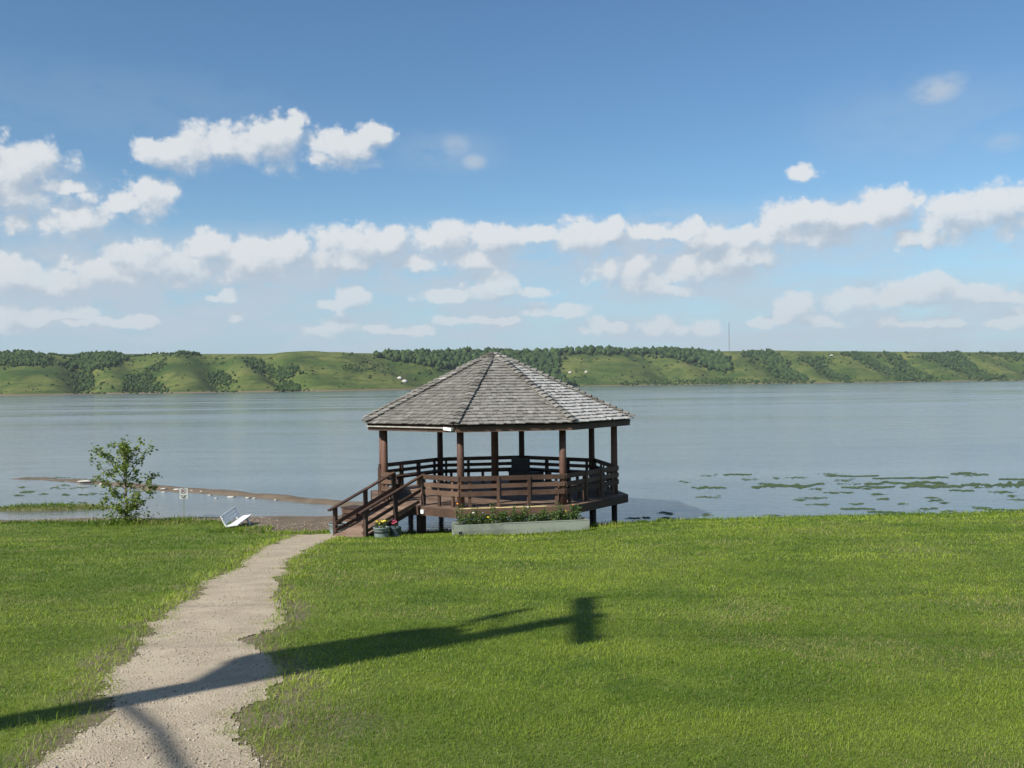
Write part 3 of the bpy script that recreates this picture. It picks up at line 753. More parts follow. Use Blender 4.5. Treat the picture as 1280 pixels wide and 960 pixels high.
for k in range(8):     # hip caps: folded pairs of shakes, butt to the eave
    e0 = oc(RS, k, ZS); ap_ = Vector((0, 0, ZA)); u = (ap_ - e0); L = u.length; u.normalize()
    fa = Vector((math.sin(TH + R(45) * (k + .5)), -math.cos(TH + R(45) * (k + .5)), 0)); fb = Vector((math.sin(TH + R(45) * (k - .5)), -math.cos(TH + R(45) * (k - .5)), 0))
    nn = (fa + fb).normalized(); sidev = u.cross(Vector((0, 0, 1))).normalized(); upn = sidev.cross(u).normalized()
    if upn.z < 0: upn = -upn
    m = 23
    for i in range(m):
        s0 = L * i / m - .02; s1 = min(s0 + L / m * 1.5, L + .02)
        h0 = .105 + random.uniform(0, .014); h1 = .06; wd = .125 + random.uniform(-.012, .012); dr = .035; th = .026
        if i > m - 4: wd *= .62; h0 *= .75; h1 *= .6
        def Q(s, x, h): return e0 + u * s + sidev * x + upn * h
        b = MB()
        for sg in (-1, 1):
            b.hexa([Q(s0, 0, h0), Q(s0, sg * wd, h0 - dr), Q(s1, sg * wd, h1 - dr), Q(s1, 0, h1), Q(s0, 0, h0 + th), Q(s0, sg * wd, h0 - dr + th), Q(s1, sg * wd, h1 - dr + th * .4), Q(s1, 0, h1 + th * .4)])
        o = b.build('hip_cap', SHAKE, roof)
        tv = min(1, max(0, .55 + random.gauss(0, .12))) if i < m - 2 or k not in (7, 0) else .25
        at = o.data.attributes.new('tint', 'FLOAT', 'POINT'); at.data.foreach_set('value', [tv] * len(o.data.vertices))

# ramp: boards on stringers, two rails each side
na = TH - R(22.5); RN = Vector((math.sin(na), -math.cos(na), 0)); RT = Vector((math.cos(na), math.sin(na), 0))
rl0 = along(RP + .06, 7, F0, 0); rr0 = along(RP + .06, 7, F1, 0); RLEN = 2.22
ramp = MB(); d0 = RD * math.cos(R(22.5)) - (RP + .06) * math.cos(R(22.5)) + .03
def ramp_z(s):
    return ZD + .0 - (ZD - ZG0) * max(0, s - d0) / (RLEN - d0)
foot = (rl0 + rr0) / 2 + RN * RLEN; ZG0 = gz(GX + foot.x, GY + foot.y) + .05
st = []
for q in (rl0 + RT * .10, rr0 - RT * .10):
    st.append((q + RN * d0 + Vector((0, 0, ZD - .115)), q + RN * (RLEN + .05) + Vector((0, 0, ZG0 - .11))))
b = MB(); b.bar(st[0][0], st[0][1], .05, .15); rampo = b.build('ramp', W_DARK, gaz)
MB().bar(st[1][0], st[1][1], .05, .15).build('stringer', W_DARK, rampo)
nb = 16
for i in range(nb):
    sa = d0 + (RLEN + .12 - d0) * i / nb; sb = d0 + (RLEN + .12 - d0) * (i + 1) / nb - .008
    a = (rl0 + RT * .02); c = (rr0 - RT * .02); za, zb = ramp_z(sa), ramp_z(sb)
    lo = [a + RN * sa, c + RN * sa, c + RN * sb, a + RN * sb]; zz = [za, za, zb, zb]
    MB().hexa([p + Vector((0, 0, z - .036)) for p, z in zip(lo, zz)] + [p + Vector((0, 0, z)) for p, z in zip(lo, zz)]).build('ramp_board', W_DECK, rampo)
for q, ext in ((rl0 - RT * .03, 0), (rr0 + RT * .03, 0)):
    for i, sv in enumerate((0.0, RLEN * .5, RLEN)):
        p = q + RN * sv; zt = ZRAIL - .02 - (ZRAIL - .02 - (ZG0 + .66)) * sv / RLEN
        g = wz(p.x, p.y) - .1
        MB().box((p.x, p.y, (g + zt) / 2), (.09, .09, zt - g), Matrix.Rotation(na, 3, 'Z')).build('rail_post', W_DARK, rampo)
    za, zb = ZRAIL, ZG0 + .68
    MB().bar(q + Vector((0, 0, za)) - RN * .03, q + RN * (RLEN + .22) + Vector((0, 0, zb - (za - zb) / RLEN * .22)), .11, .04).build('handrail', W_BROWN, rampo)
    off = RT * (.065 if q.x < rr0.x - .2 else -.065)
    MB().bar(q + off + Vector((0, 0, za - .42)), q + off + RN * (RLEN + .05) + Vector((0, 0, zb - .42)), .035, .09).build('mid_rail', W_BROWN, rampo)
    MB().bar(q + off + Vector((0, 0, ZD + .10)) + RN * .1, q + off + RN * (RLEN + .05) + Vector((0, 0, ZG0 + .08)), .035, .08).build('kick_rail', W_BROWN, rampo)

# dark cabinet with raised back against the lake-side rail
cb = along(RP, 3, .78, 0, -.62); ca = TH + R(45) * 3.5
cab = empty('cabinet', (GX + cb.x, GY + cb.y, ZD + .002), ca)
MB().box((0, 0, .19), (1.1, .45, .32)).build('chest', P_BLACK, cab)
MB().box((0, 0, .365), (1.14, .49, .03)).build('lid', P_BLACK, cab)
MB().box((.12, .14, .60), (.72, .05, .43)).build('back_panel', P_BLACK, cab)
for x in (-.5, .5):
    for y in (-.18, .18): MB().box((x, y, .015), (.06, .06, .03)).build('foot', P_BLACK, cab)
tag(cab, 'black cabinet with raised back panel inside the gazebo', 'cabinet')

# slatted bin by the deck corner
bx = on_plane(450, 655, .22); bx = Vector((-4.36, 26.28, 0)); zg = gz(bx.x, bx.y)
bin_ = empty('slatted_bin', (bx.x, bx.y, zg - .02), TH - R(22.5))
for i in range(5):
    z = .07 + i * .135
    for y in (-.24, .24): MB().box((0, y, z), (.56, .028, .115)).build('slat', W_BROWN, bin_)
    for x in (-.266, .266): MB().box((x, 0, z), (.028, .45, .115)).build('slat', W_BROWN, bin_)
for x in (-.235, .235):
    for y in (-.21, .21): MB().box((x, y, .34), (.03, .03, .68)).build('corner_post', W_DARK, bin_)
MB().box((0, 0, .70), (.62, .56, .03)).build('lid', W_DARK, bin_)
tag(bin_, 'square brown slatted wooden bin beside the deck corner', 'bin')

# ------------------------------------------------------------------ planter box and flowers
def leaf_cards(C, size, tint, seed=None, up=.35):
    """numpy: one folded-leaf quad per centre"""
    n = len(C); a = rng.uniform(0, 2 * math.pi, n); e = rng.normal(up, .5, n)
    d = np.stack([np.cos(a) * np.cos(e), np.sin(a) * np.cos(e), np.sin(e)], -1)
    r = rng.normal(0, 1, (n, 3)); s = np.cross(d, r); s /= np.linalg.norm(s, axis=1)[:, None] + 1e-9
    sz = size * rng.uniform(.65, 1.25, n)[:, None]
    nrm = np.cross(s, d) * .15
    p0 = C; p1 = C + d * sz * .5 + (s * .30 + nrm) * sz; p2 = C + d * sz; p3 = C + d * sz * .5 + (-s * .30 + nrm) * sz
    V = np.stack([p0, p1, p2, p3], 1).reshape(-1, 3); i = np.arange(n)[:, None] * 4
    T = np.concatenate([i + [0, 1, 2], i + [0, 2, 3]], 0)
    return V, T, np.repeat(tint, 4)
L_PLANT = leaf_mat('plant_leaf', (.035, .075, .018), (.13, .19, .045), .3)
L_RED = leaf_mat('dark_red_leaf', (.05, .02, .018), (.13, .05, .035), .25)
PET = {n: plain(n + '_petal', c, .6, .12) for n, c in dict(yellow=(.72, .58, .06), orange=(.75, .28, .03), white=(.75, .74, .68), pink=(.68, .12, .22)).items()}

def flower_head(p, r, m, parent):
    b = MB(); n = 6; p = Vector(p); tilt = Matrix.Rotation(random.uniform(-.7, .7), 3, 'X') @ Matrix.Rotation(random.uniform(-.7, .7), 3, 'Y')
    for k in range(n):
        a = 2 * math.pi * k / n + random.uniform(-.1, .1)
        d = Vector((math.cos(a), math.sin(a), .25)); s_ = Vector((-math.sin(a), math.cos(a), 0)) * r * .45
        b.add([p + tilt @ v for v in (Vector((0, 0, 0)), d * r * .6 + s_, d * r + Vector((0, 0, -.1 * r)), d * r * .6 - s_)], [(0, 1, 2), (0, 2, 3)])
    b.lathe([(0.001, r * .30), (r * .22, r * .26), (r * .30, r * .08), (.001, 0)], 6, p)
    return b.build('blossom', m, parent)
def plant(name, loc, h, spread, nleaf, heads, label, group, leafm=None, lsize=.05, cat='plant', hr=.04):
    root = empty(name, loc)
    C = []; b = MB()
    ns = 4
    for k in range(ns):
        a = random.uniform(0, 6.28); q = Vector((math.cos(a), math.sin(a), 0)) * spread * random.uniform(.2, .9)
        hh = h * random.uniform(.7, 1.0); pts = [(0, 0, -.03), (q.x * .5, q.y * .5, hh * .5), (q.x, q.y, hh)]
        b.tube(pts, [.006, .005, .003], 5)
        for _ in range(nleaf // ns):
            t = random.uniform(.1, 1); C.append((q.x * t + random.gauss(0, spread * .28), q.y * t + random.gauss(0, spread * .28), max(.02, hh * t * random.uniform(.75, 1.05))))
    b.build('stem', L_PLANT, root)
    C = np.array(C); V, T, tt = leaf_cards(C, lsize, np.clip(rng.normal(.45, .3, len(C)), 0, 1))
    fast_mesh('foliage', V, T, leafm or L_PLANT, {'tint': tt}, root)
    for (c, hz) in heads:
        a = random.uniform(0, 6.28); rr = random.uniform(0, spread * .8)
        flower_head((rr * math.cos(a), rr * math.sin(a) - .04, h * hz), random.uniform(.8, 1.2) * hr, PET[c], root)
    tag(root, label, cat, group)
    return root

pa = Vector((-1.47, 23.62)); pb = Vector((1.92, 24.22)); pd = (pb - pa); PLN = pd.length; pang = math.atan2(pd.y, pd.x)
pc = (pa + pb) / 2 + Vector((-math.sin(pang), math.cos(pang))) * .28
zp = min(gz(pa.x, pa.y), gz(pb.x, pb.y)) - .03
slope_p = math.atan2(gz(pb.x, pb.y) - gz(pa.x, pa.y), PLN)
planter = empty('planter_box', (pc.x, pc.y, (gz(pa.x, pa.y) + gz(pb.x, pb.y)) / 2 - .02), pang)
planter.rotation_euler = (0, -slope_p, pang)
W2 = .28
for i, z in enumerate((.065, .215)):
    o_ = .004 * i
    MB().box((0, -W2 + o_, z), (PLN, .07, .158)).build('timber', W_GREEN, planter); MB().box((0, W2 - o_, z), (PLN, .07, .158)).build('timber', W_GREEN, planter)
    for sx in (-1, 1): MB().box((sx * (PLN / 2 - .035 + .003), 0, z), (.07, W2 * 2 - .074, .158)).build('timber', W_GREEN, planter)
MB().box((.55, -W2 - .002, .297), (PLN - 1.2, .075, .012)).build('trim_strip', W_GREEN, planter)
MB().box((-PLN / 2 + .14, -W2 - .04, .1), (.07, .012, .07)).build('corner_bracket', P_BLACK, planter)
MB().box((0, 0, .17), (PLN - .15, W2 * 2 - .08, .16)).build('soil', P_SOIL, planter)
tag(planter, 'long pale green timber planter box full of flowers before the gazebo', 'planter')
heads_seq = [['orange', 'orange'], ['yellow'], [], ['yellow', 'white'], [], ['yellow'], ['white'], [], ['yellow', 'white'], ['white'], ['yellow'], ['white', 'yellow'], ['orange'], ['yellow', 'white'], ['orange', 'white'], ['white'], ['yellow'], []]
Mp = planter.matrix_basis.copy()
heads_seq = [h_ for p_ in zip(heads_seq, [[], ['white'], ['yellow'], [], [], ['white'], [], ['yellow'], [], [], ['white'], [], ['yellow'], [], ['white'], [], [], []]) for h_ in p_][:30]
for i, hd in enumerate(heads_seq):
    fx = -PLN / 2 + .22 + (PLN - .44) * i / (len(heads_seq) - 1) + random.uniform(-.05, .05)
    w = Matrix.Translation(planter.location) @ planter.rotation_euler.to_matrix().to_4x4() @ Vector((fx, random.uniform(-.12, .10), .25))
    hh = random.uniform(.22, .40) if i % 4 else random.uniform(.4, .58)
    kinds = '+'.join(sorted(set(hd)))
    lab = {'': 'leafy green plant without flowers in the long planter box', 'orange': 'orange flowering plant in the long planter box', 'yellow': 'yellow flowering plant in the long planter box',
           'white': 'white flowering plant in the long planter box', 'white+yellow': 'plant with yellow and white flowers in the long planter box', 'orange+white': 'plant with orange and white flowers in the long planter box'}[kinds]
    plant('flowering_plant' if hd else 'leafy_plant', w, hh, .17, 150, [(c, random.uniform(.3, 1.0)) for c in hd], lab, 'plants in the long planter box', lsize=.052, hr=.034)

def tub(name, loc, r, h, m, label, band=None):
    root = empty(name, loc)
    MB().lathe([(r * .82, 0), (r * .9, h * .3), (r, h * .9), (r * 1.04, h * .92), (r * 1.04, h), (r * .95, h), (r * .92, h * .85), (.001, h * .85)], 20).build('tub', m, root, True)
    MB().lathe([(.001, h * .86), (r * .915, h * .86)], 20).build('soil', P_SOIL, root)
    if band: MB().lathe([(r * .955, h * .5), (r * .975, h * .5), (r * .985, h * .62), (r * .965, h * .62)], 20).build('hoop', P_BLACK, root)
    tag(root, label, 'planter'); return root
t1 = Vector((-3.30, 23.75)); z = gz(*t1); tub('flower_tub', (t1.x, t1.y, z - .01), .20, .27, P_TUB, 'round grey tub with dark hoop holding yellow flowers by the ramp', True)
for i in range(3):
    plant('yellow_flowers', (t1.x + [-.09, .08, 0][i], t1.y + [.02, .03, -.08][i], z + .24), .17, .09, 36, [('yellow', random.uniform(.7, 1.1)) for _ in range(6)], 'clump of yellow flowers in the round grey tub', 'flowers in the grey tub', lsize=.05, cat='flowers', hr=.035)
t2 = Vector((-2.98, 23.95)); z = gz(*t2); tub('flower_tub', (t2.x, t2.y, z - .01), .15, .26, P_TUBDARK, 'small dark blue tub holding pink flowers by the ramp')
plant('pink_flowers', (t2.x, t2.y, z + .22), .18, .10, 30, [('pink', random.uniform(.6, 1.1)) for _ in range(10)], 'clump of pink flowers in the small dark tub', 'flowers in the dark tub', lsize=.05, cat='flowers', hr=.045)
t3 = Vector((-4.72, 25.7)); z = gz(*t3); tub('flower_tub', (t3.x, t3.y, z - .01), .27, .30, P_TUB, 'wide grey tub of dark red foliage behind the ramp')
plant('red_leaved_plant', (t3.x, t3.y, z + .25), .16, .17, 90, [], 'dark red leaved plant in the wide grey tub', 'plant in the wide tub', L_RED, lsize=.07)

# ------------------------------------------------------------------ young tree
def young_tree():
    bx, by = -11.85, 29.1; zg = gz(bx, by); root = empty('young_tree', (bx, by, zg - .05))
    H = 2.62
    L_TREE = leaf_mat('young_tree_leaf', (.06, .11, .018), (.25, .32, .05), .4)
    bark = wood('young_bark', (.10, .075, .06), (.22, .18, .15), .85, 14)
    trunk = [(0, 0, 0), (.02, 0, .6), (-.01, .02, 1.2), (.05, 0, 1.8), (0, .02, 2.35)]
    MB().tube(trunk, [.042, .036, .028, .018, .006], 8).build('trunk', bark, root, True)
    C = []; br = MB()
    specs = [(.35, 3.4, .75, .35), (.4, .2, .6, .3), (.5, 5.6, .7, .3), (.55, 2.6, .8, .5), (.75, .1, .9, .35), (.8, 3.6, .9, .7), (.95, 1.6, .6, .6), (1.0, .3, 1.0, .45), (1.05, 3.2, 1.0, .9), (1.2, 4.8, .6, .6), (1.3, 3.0, .95, 1.0), (1.4, .5, .75, .8), (1.5, 2.0, .5, .8), (1.55, 3.5, .7, .75), (1.7, 0.2, .45, .7), (1.8, 5.0, .4, .6), (1.9, 2.8, .35, .6), (.28, 1.2, .5, .3), (.3, 4.4, .6, .25)]
    for z0, a, L, rise in specs:
        a += random.uniform(-.2, .2); d = Vector((math.cos(a), math.sin(a), 0)); p0 = Vector((0, 0, z0))
        p1 = p0 + d * L * .5 + Vector((0, 0, rise * .5 + .05)); p2 = p0 + d * L + Vector((0, 0, rise))
        br.tube([p0, p1, p2], [.014, .009, .003], 5)
        for j in range(7):
            t = .32 + .68 * j / 6; c = p0.lerp(p1, t * 2) if t < .5 else p1.lerp(p2, t * 2 - 1)
            tw = c + Vector((random.gauss(0, .14), random.gauss(0, .14), random.gauss(.06, .11)))
            br.tube([c, tw], [.005, .002], 4)
            for _ in range(random.randint(12, 24)):
                u_ = random.uniform(.2, 1.15); q = c.lerp(tw, u_) + Vector((random.gauss(0, .045), random.gauss(0, .045), random.gauss(0, .045))); C.append(tuple(q))
    for j in range(70):
        t = random.uniform(1.5, 2.55); C.append((random.gauss(0, .09), random.gauss(0, .09), t))
    for j in range(420):
        C.append((random.gauss(-.05, .40), random.gauss(0, .28), abs(random.gauss(.15, .22)) + .08))
    br.build('branches', bark, root, True)
    C = np.array(C); V, T, tt = leaf_cards(C, .10, np.clip(rng.normal(.5, .28, len(C)), 0, 1), up=-.1)
    fast_mesh('crown', V, T, L_TREE, {'tint': tt}, root)
    tag(root, 'young leafy green tree with sparse branches at the water edge', 'tree')
young_tree()

# ------------------------------------------------------------------ small sign by the beach
def beach_sign():
    x, y = -10.25, 29.6; zg = gz(x, y); root = empty('beach_sign', (x, y, zg - .12), R(8))
    MB().box((0, .012, .53), (.035, .02, 1.06)).build('post', P_METAL, root)
    P_PLATE = plain('sign_plate', (.46, .47, .46), .5, .2)
    def plate(cz, w, h):
        b = MB(); r = .025; pts = []
        for cx_, cz_, a0 in ((w / 2 - r, h / 2 - r, 0), (-w / 2 + r, h / 2 - r, 90), (-w / 2 + r, -h / 2 + r, 180), (w / 2 - r, -h / 2 + r, 270)):
            pts += [(cx_ + r * math.cos(R(a0 + k * 30)), cz_ + r * math.sin(R(a0 + k * 30))) for k in range(4)]
        n = len(pts); b.add([(p, -.006, cz + q) for p, q in pts] + [(p, 0, cz + q) for p, q in pts], [tuple(range(n)), tuple(range(2 * n - 1, n - 1, -1))] + [(i, (i + 1) % n, n + (i + 1) % n, n + i) for i in range(n)])
        return b.build('plate', P_PLATE, root)
    up = plate(1.02, .25, .19); lo = plate(.85, .25, .15)
    ink = plain('sign_black', (.02, .02, .02), .5, .1); red = plain('sign_red', (.30, .05, .05), .5, .1)
    b = MB(); n = 28                                  # prohibition ring
    for k in range(n):
        a0, a1 = 2 * math.pi * k / n, 2 * math.pi * (k + 1) / n
        b.add([(r_ * math.cos(a), -.009, 1.02 + r_ * math.sin(a)) for r_, a in ((.066, a0), (.083, a0), (.083, a1), (.066, a1))], [(0, 1, 2, 3)])
    b.build('ring', ink, up)
    MB().bar((-.052, -.0102, 1.072), (.052, -.0102, .968), .002, .016, (1, 0, 1)).build('slash', red, up)
    b = MB(); b.add([(x_, -.0085, 1.02 + z_) for x_, z_ in ((-.045, -.03), (-.03, .01), (-.01, .02), (.02, .045), (.03, .03), (.018, .012), (.038, -.02), (.04, -.042), (.02, -.025), (0, -.012), (-.025, -.04), (-.048, -.045))], [tuple(range(12))])
    b.build('figure', ink, up)
    for (x0, z0, x1, z1) in ((-.095, .03, -.02, .035), (.0, .03, .09, .028), (-.09, -.005, -.03, -.01), (-.01, -.008, .05, -.002), (-.06, -.04, .07, -.045), (-.02, -.03, .06, .02)):
        MB().bar((x0, -.0085, .85 + z0), (x1, -.0085, .85 + z1), .002, .016).build('mark', ink, lo)
    tag(root, 'small white prohibition sign on a thin grey post', 'sign')
beach_sign()

# ------------------------------------------------------------------ tipped white bench
def tipped_bench():
    p0 = Vector((-7.95, 27.35)); root = empty('tipped_bench', (p0.x, p0.y, gz(*p0) - .25))
    ax = Vector((.13, 1.5, 0)).normalized()           # along the bench, away from the path
    # lean back towards the grass and rise towards its far end
    yaw = math.atan2(ax.y, ax.x)
    root.rotation_euler = (Matrix.Rotation(yaw, 3, 'Z') @ Matrix.Rotation(R(-7), 3, 'Y') @ Matrix.Rotation(R(-9), 3, 'X')).to_euler()
    L = 1.3; root.scale = (.86, .86, .86)
    # local: x along, y towards the back (grass side), z up
    for i in range(3): MB().box((L / 2, -.06 + i * .135, .42), (L, .125, .035)).build('seat_slat', P_WHITE, root)
    for i in range(3):
        z = .52 + i * .115; MB().box((L / 2, .34 + i * .028, z), (L, .03, .10), Matrix.Rotation(R(-14), 3, 'X')).build('back_slat', P_WHITE, root)
    for x in (.14, L - .14):
        MB().bar((x, .05, .40), (x, -.10, -.02), .05, .06, (1, 0, 0)).build('leg', P_WHITE, root)
        MB().bar((x, .26, .40), (x, .36, -.02), .05, .06, (1, 0, 0)).build('leg', P_WHITE, root)
        MB().bar((x, -.10, .385), (x, .33, .385), .05, .04).build('seat_bearer', P_WHITE, root)
        MB().bar((x, .345, .36), (x, .43, .78), .05, .025, (1, 0, 0)).build('back_support', P_WHITE, root)
    tag(root, 'white slatted bench tipped over backwards at the beach edge', 'bench')
tipped_bench()

# ------------------------------------------------------------------ utility pole behind the photographer's left, known by its shadow
def utility_pole():
    tip = on_ground(731, 772); k = 12.2; sx = Vector((-S.x, -S.y)).normalized()
    ztop = tip.z + k * math.tan(SUN_EL); bx, by = tip.x - sx.x * k, tip.y - sx.y * k
    zg = gz(bx, by); root = empty('utility_pole', (bx, by, zg - .1)); H = ztop - zg + .1
    def along_shadow(px, py):      # height on the pole whose shadow falls on that pixel
        p = on_ground(px, py); dist = (Vector((p.x, p.y)) - Vector((bx, by))).dot(sx); return p.z + dist * math.tan(SUN_EL) - zg + .1
    MB().tube([(0, 0, 0), (0, 0, H * .5), (0, 0, H + .1)], [.19, .18, .165], 14).build('pole', W_POLE, root, True)
    MB().box((0, 0, H), (.15, 2.5, .16)).build('crossarm', W_POLE, root)
    for y in (-1.15, -.45, .45, 1.15): MB().lathe([(.03, .06), (.05, .1), (.035, .14), (.055, .18), (.03, .24), (.001, .26)], 10, (0, y, H)).build('insulator', P_GREYTANK, root)
    for y in (-1.15, 1.15):
        b = MB(); n = 12
        for sgn in (-1, 1):
            pts = [(sgn * 36 * i / n, y, H + .22 - 1.1 * math.sin(math.pi * i / n)) for i in range(n + 1)]
            b.tube(pts, .011, 5)
        b.build('wire', P_BLACK, root)
    ht = along_shadow(400, 817)
    MB().lathe([(.001, -.72), (.33, -.72), (.35, -.6), (.35, .5), (.30, .62), (.001, .66)], 18, (.0, .60, ht)).build('transformer', P_GREYTANK, root, True)
    MB().box((0, .16, ht), (.12, .2, .5)).build('transformer_bracket', P_GREYTANK, root)
    for y in (.46, .74): MB().lathe([(.05, .6), (.07, .66), (.045, .72), (.075, .78), (.045, .86), (.06, .92), (.001, 1.1)], 10, (0, y, ht)).build('bushing', P_GREYTANK, root)
    hb = along_shadow(300, 850)
    MB().box((0, .42, hb), (.34, .62, .36)).build('junction_box', P_GREYTANK, root)
    hl = along_shadow(186, 897)
    MB().tube([(0, 0, hl), (.45, -.75, hl + .12), (1.05, -1.8, hl + .18)], .034, 8).build('lamp_arm', P_METAL, root, True)
    MB().lathe([(.001, .1), (.12, .08), (.19, 0), (.16, -.1), (.001, -.14)], 12, (1.1, -1.9, hl + .15)).build('lamp_head', P_METAL, root, True)
    hs = along_shadow(575, 786)
    MB().tube([(0, .1, hs), (.0, .95, hs + .05)], .025, 6).build('cutout_bracket', P_METAL, root)
    MB().tube([(0, .9, hs - .3), (0, .98, hs), (0, 1.06, hs + .38)], [.05, .09, .05], 8).build('cutout_fuse', P_GREYTANK, root)
    tag(root, 'wooden utility pole casting its long shadow over lawn and path', 'utility pole')
utility_pole()

# ------------------------------------------------------------------ floating weed, stones on the sand bar
def weed():
    MW = leaf_mat('floating_weed', (.03, .055, .02), (.085, .12, .035), .1, .7)
    big = [(985, 607, 46, 6), (1130, 603.5, 50, 5), (1165, 608, 40, 5.5), (1085, 608.5, 34, 3), (1225, 606, 24, 4), (1268, 606, 22, 7), (886, 609.5, 22, 2.6), (922, 593, 18, 2), (1065, 594.5, 34, 2), (1130, 597.5, 40, 2), (1212, 592, 24, 3), (1268, 599, 20, 2.4), (1072, 636, 22, 2.6), (1108, 640, 24, 3), (1202, 613, 16, 2), (1172, 596.5, 14, 1.8), (1255, 637, 26, 2.4)]
    def sheet_mat(px, py, rx, ry, sd_):
        n = 46; u = np.linspace(-1, 1, n); taper = np.sqrt(np.clip(1 - u ** 4, 0, 1))
        mid = (fbm(u * 2.2 + sd_, u * 0 + sd_, 90, 3) - .5) * ry * 1.1
        up = (.15 + 1.3 * fbm(u * 7 + sd_ * 3, u * 0, 91, 3) ** 1.5) * ry * .55 * taper; dn = (.15 + 1.3 * fbm(u * 7 + sd_ * 5, u * 0 + 4, 92, 3) ** 1.5) * ry * .55 * taper
        V = []
        for k in range(n):
            for off, z in ((-up[k], .004), (-.35 * up[k], .022), (.35 * dn[k], .022), (dn[k], .004)):
                q = on_plane(px + u[k] * rx, py + mid[k] + off, .01); V.append((q.x, q.y, z + rng.uniform(0, .008)))
        T = [(4 * k + j, 4 * k + j + 1, 4 * k + j + 5, 4 * k + j + 4) for k in range(n - 1) for j in range(3)]
        return fast_mesh('weed_mat', V, T, MW, {'tint': rng.uniform(0, 1, len(V))}, n=4)
    def mat_mesh(name, cells):
        Vs = []; Ts = []; tt = []; off = 0
        for (px, py, rx, ry) in cells:
            n = max(16, int(rx * ry * 1.0))
            x = rng.normal(0, .45, n); y = rng.normal(0, .40, n) + .2 * np.sin(x * 5 + px)
            P = np.array([tuple(on_plane(px + a * rx + .5 * b * rx * .2, py + b * ry, .012)) for a, b in zip(x, y)])
            P[:, 2] = rng.uniform(.006, .03, n)
            r = rng.uniform(.015, .05, n); a0 = rng.uniform(0, 6.28, n)
            for i in range(n):
                kk = 6; ang = a0[i] + np.arange(kk) * 2 * math.pi / kk; rr = r[i] * rng.uniform(.45, 1.2, kk)
                ring = np.stack([P[i, 0] + rr * np.cos(ang) * 3.0, P[i, 1] + rr * np.sin(ang), np.full(kk, P[i, 2] * .3)], -1)
                Vs.append(np.vstack([P[i], ring])); Ts += [(off, off + 1 + q, off + 1 + (q + 1) % kk) for q in range(kk)]; off += kk + 1
                tt += [rng.uniform(0, 1)] * (kk + 1)
        return fast_mesh(name, np.concatenate(Vs), Ts, MW, {'tint': tt})
    for k_, c in enumerate(big): tag(sheet_mat(*c, k_ * 1.7), 'floating weed mat close in by the grassy bank' if c[1] > 630 else 'broad dark green floating weed mat out on the lake' if c[3] >= 5 else 'thin dark strand of floating weed out on the lake' if c[3] <= 2 else 'narrow dark green floating weed mat out on the lake', 'weed mat', 'floating weed mats')
    specks = [(rng.uniform(850, 1280), rng.uniform(590, 645), rng.uniform(6, 18), rng.uniform(.8, 1.8)) for _ in range(40)] + [(rng.uniform(20, 130), rng.uniform(605, 632), rng.uniform(5, 14), 1.2) for _ in range(14)] + [(rng.uniform(780, 900), rng.uniform(640, 652), rng.uniform(4, 10), 1.2) for _ in range(10)]
    tag(mat_mesh('weed_scraps', specks), 'small scattered scraps of floating weed', 'weed', kind='stuff')
    tag(mat_mesh('shore_weed', [(60, 597.5, 34, 2.0), (95, 600, 22, 2.2)]), 'weed washed up at the tip of the sand bar', 'weed', kind='stuff')
weed()

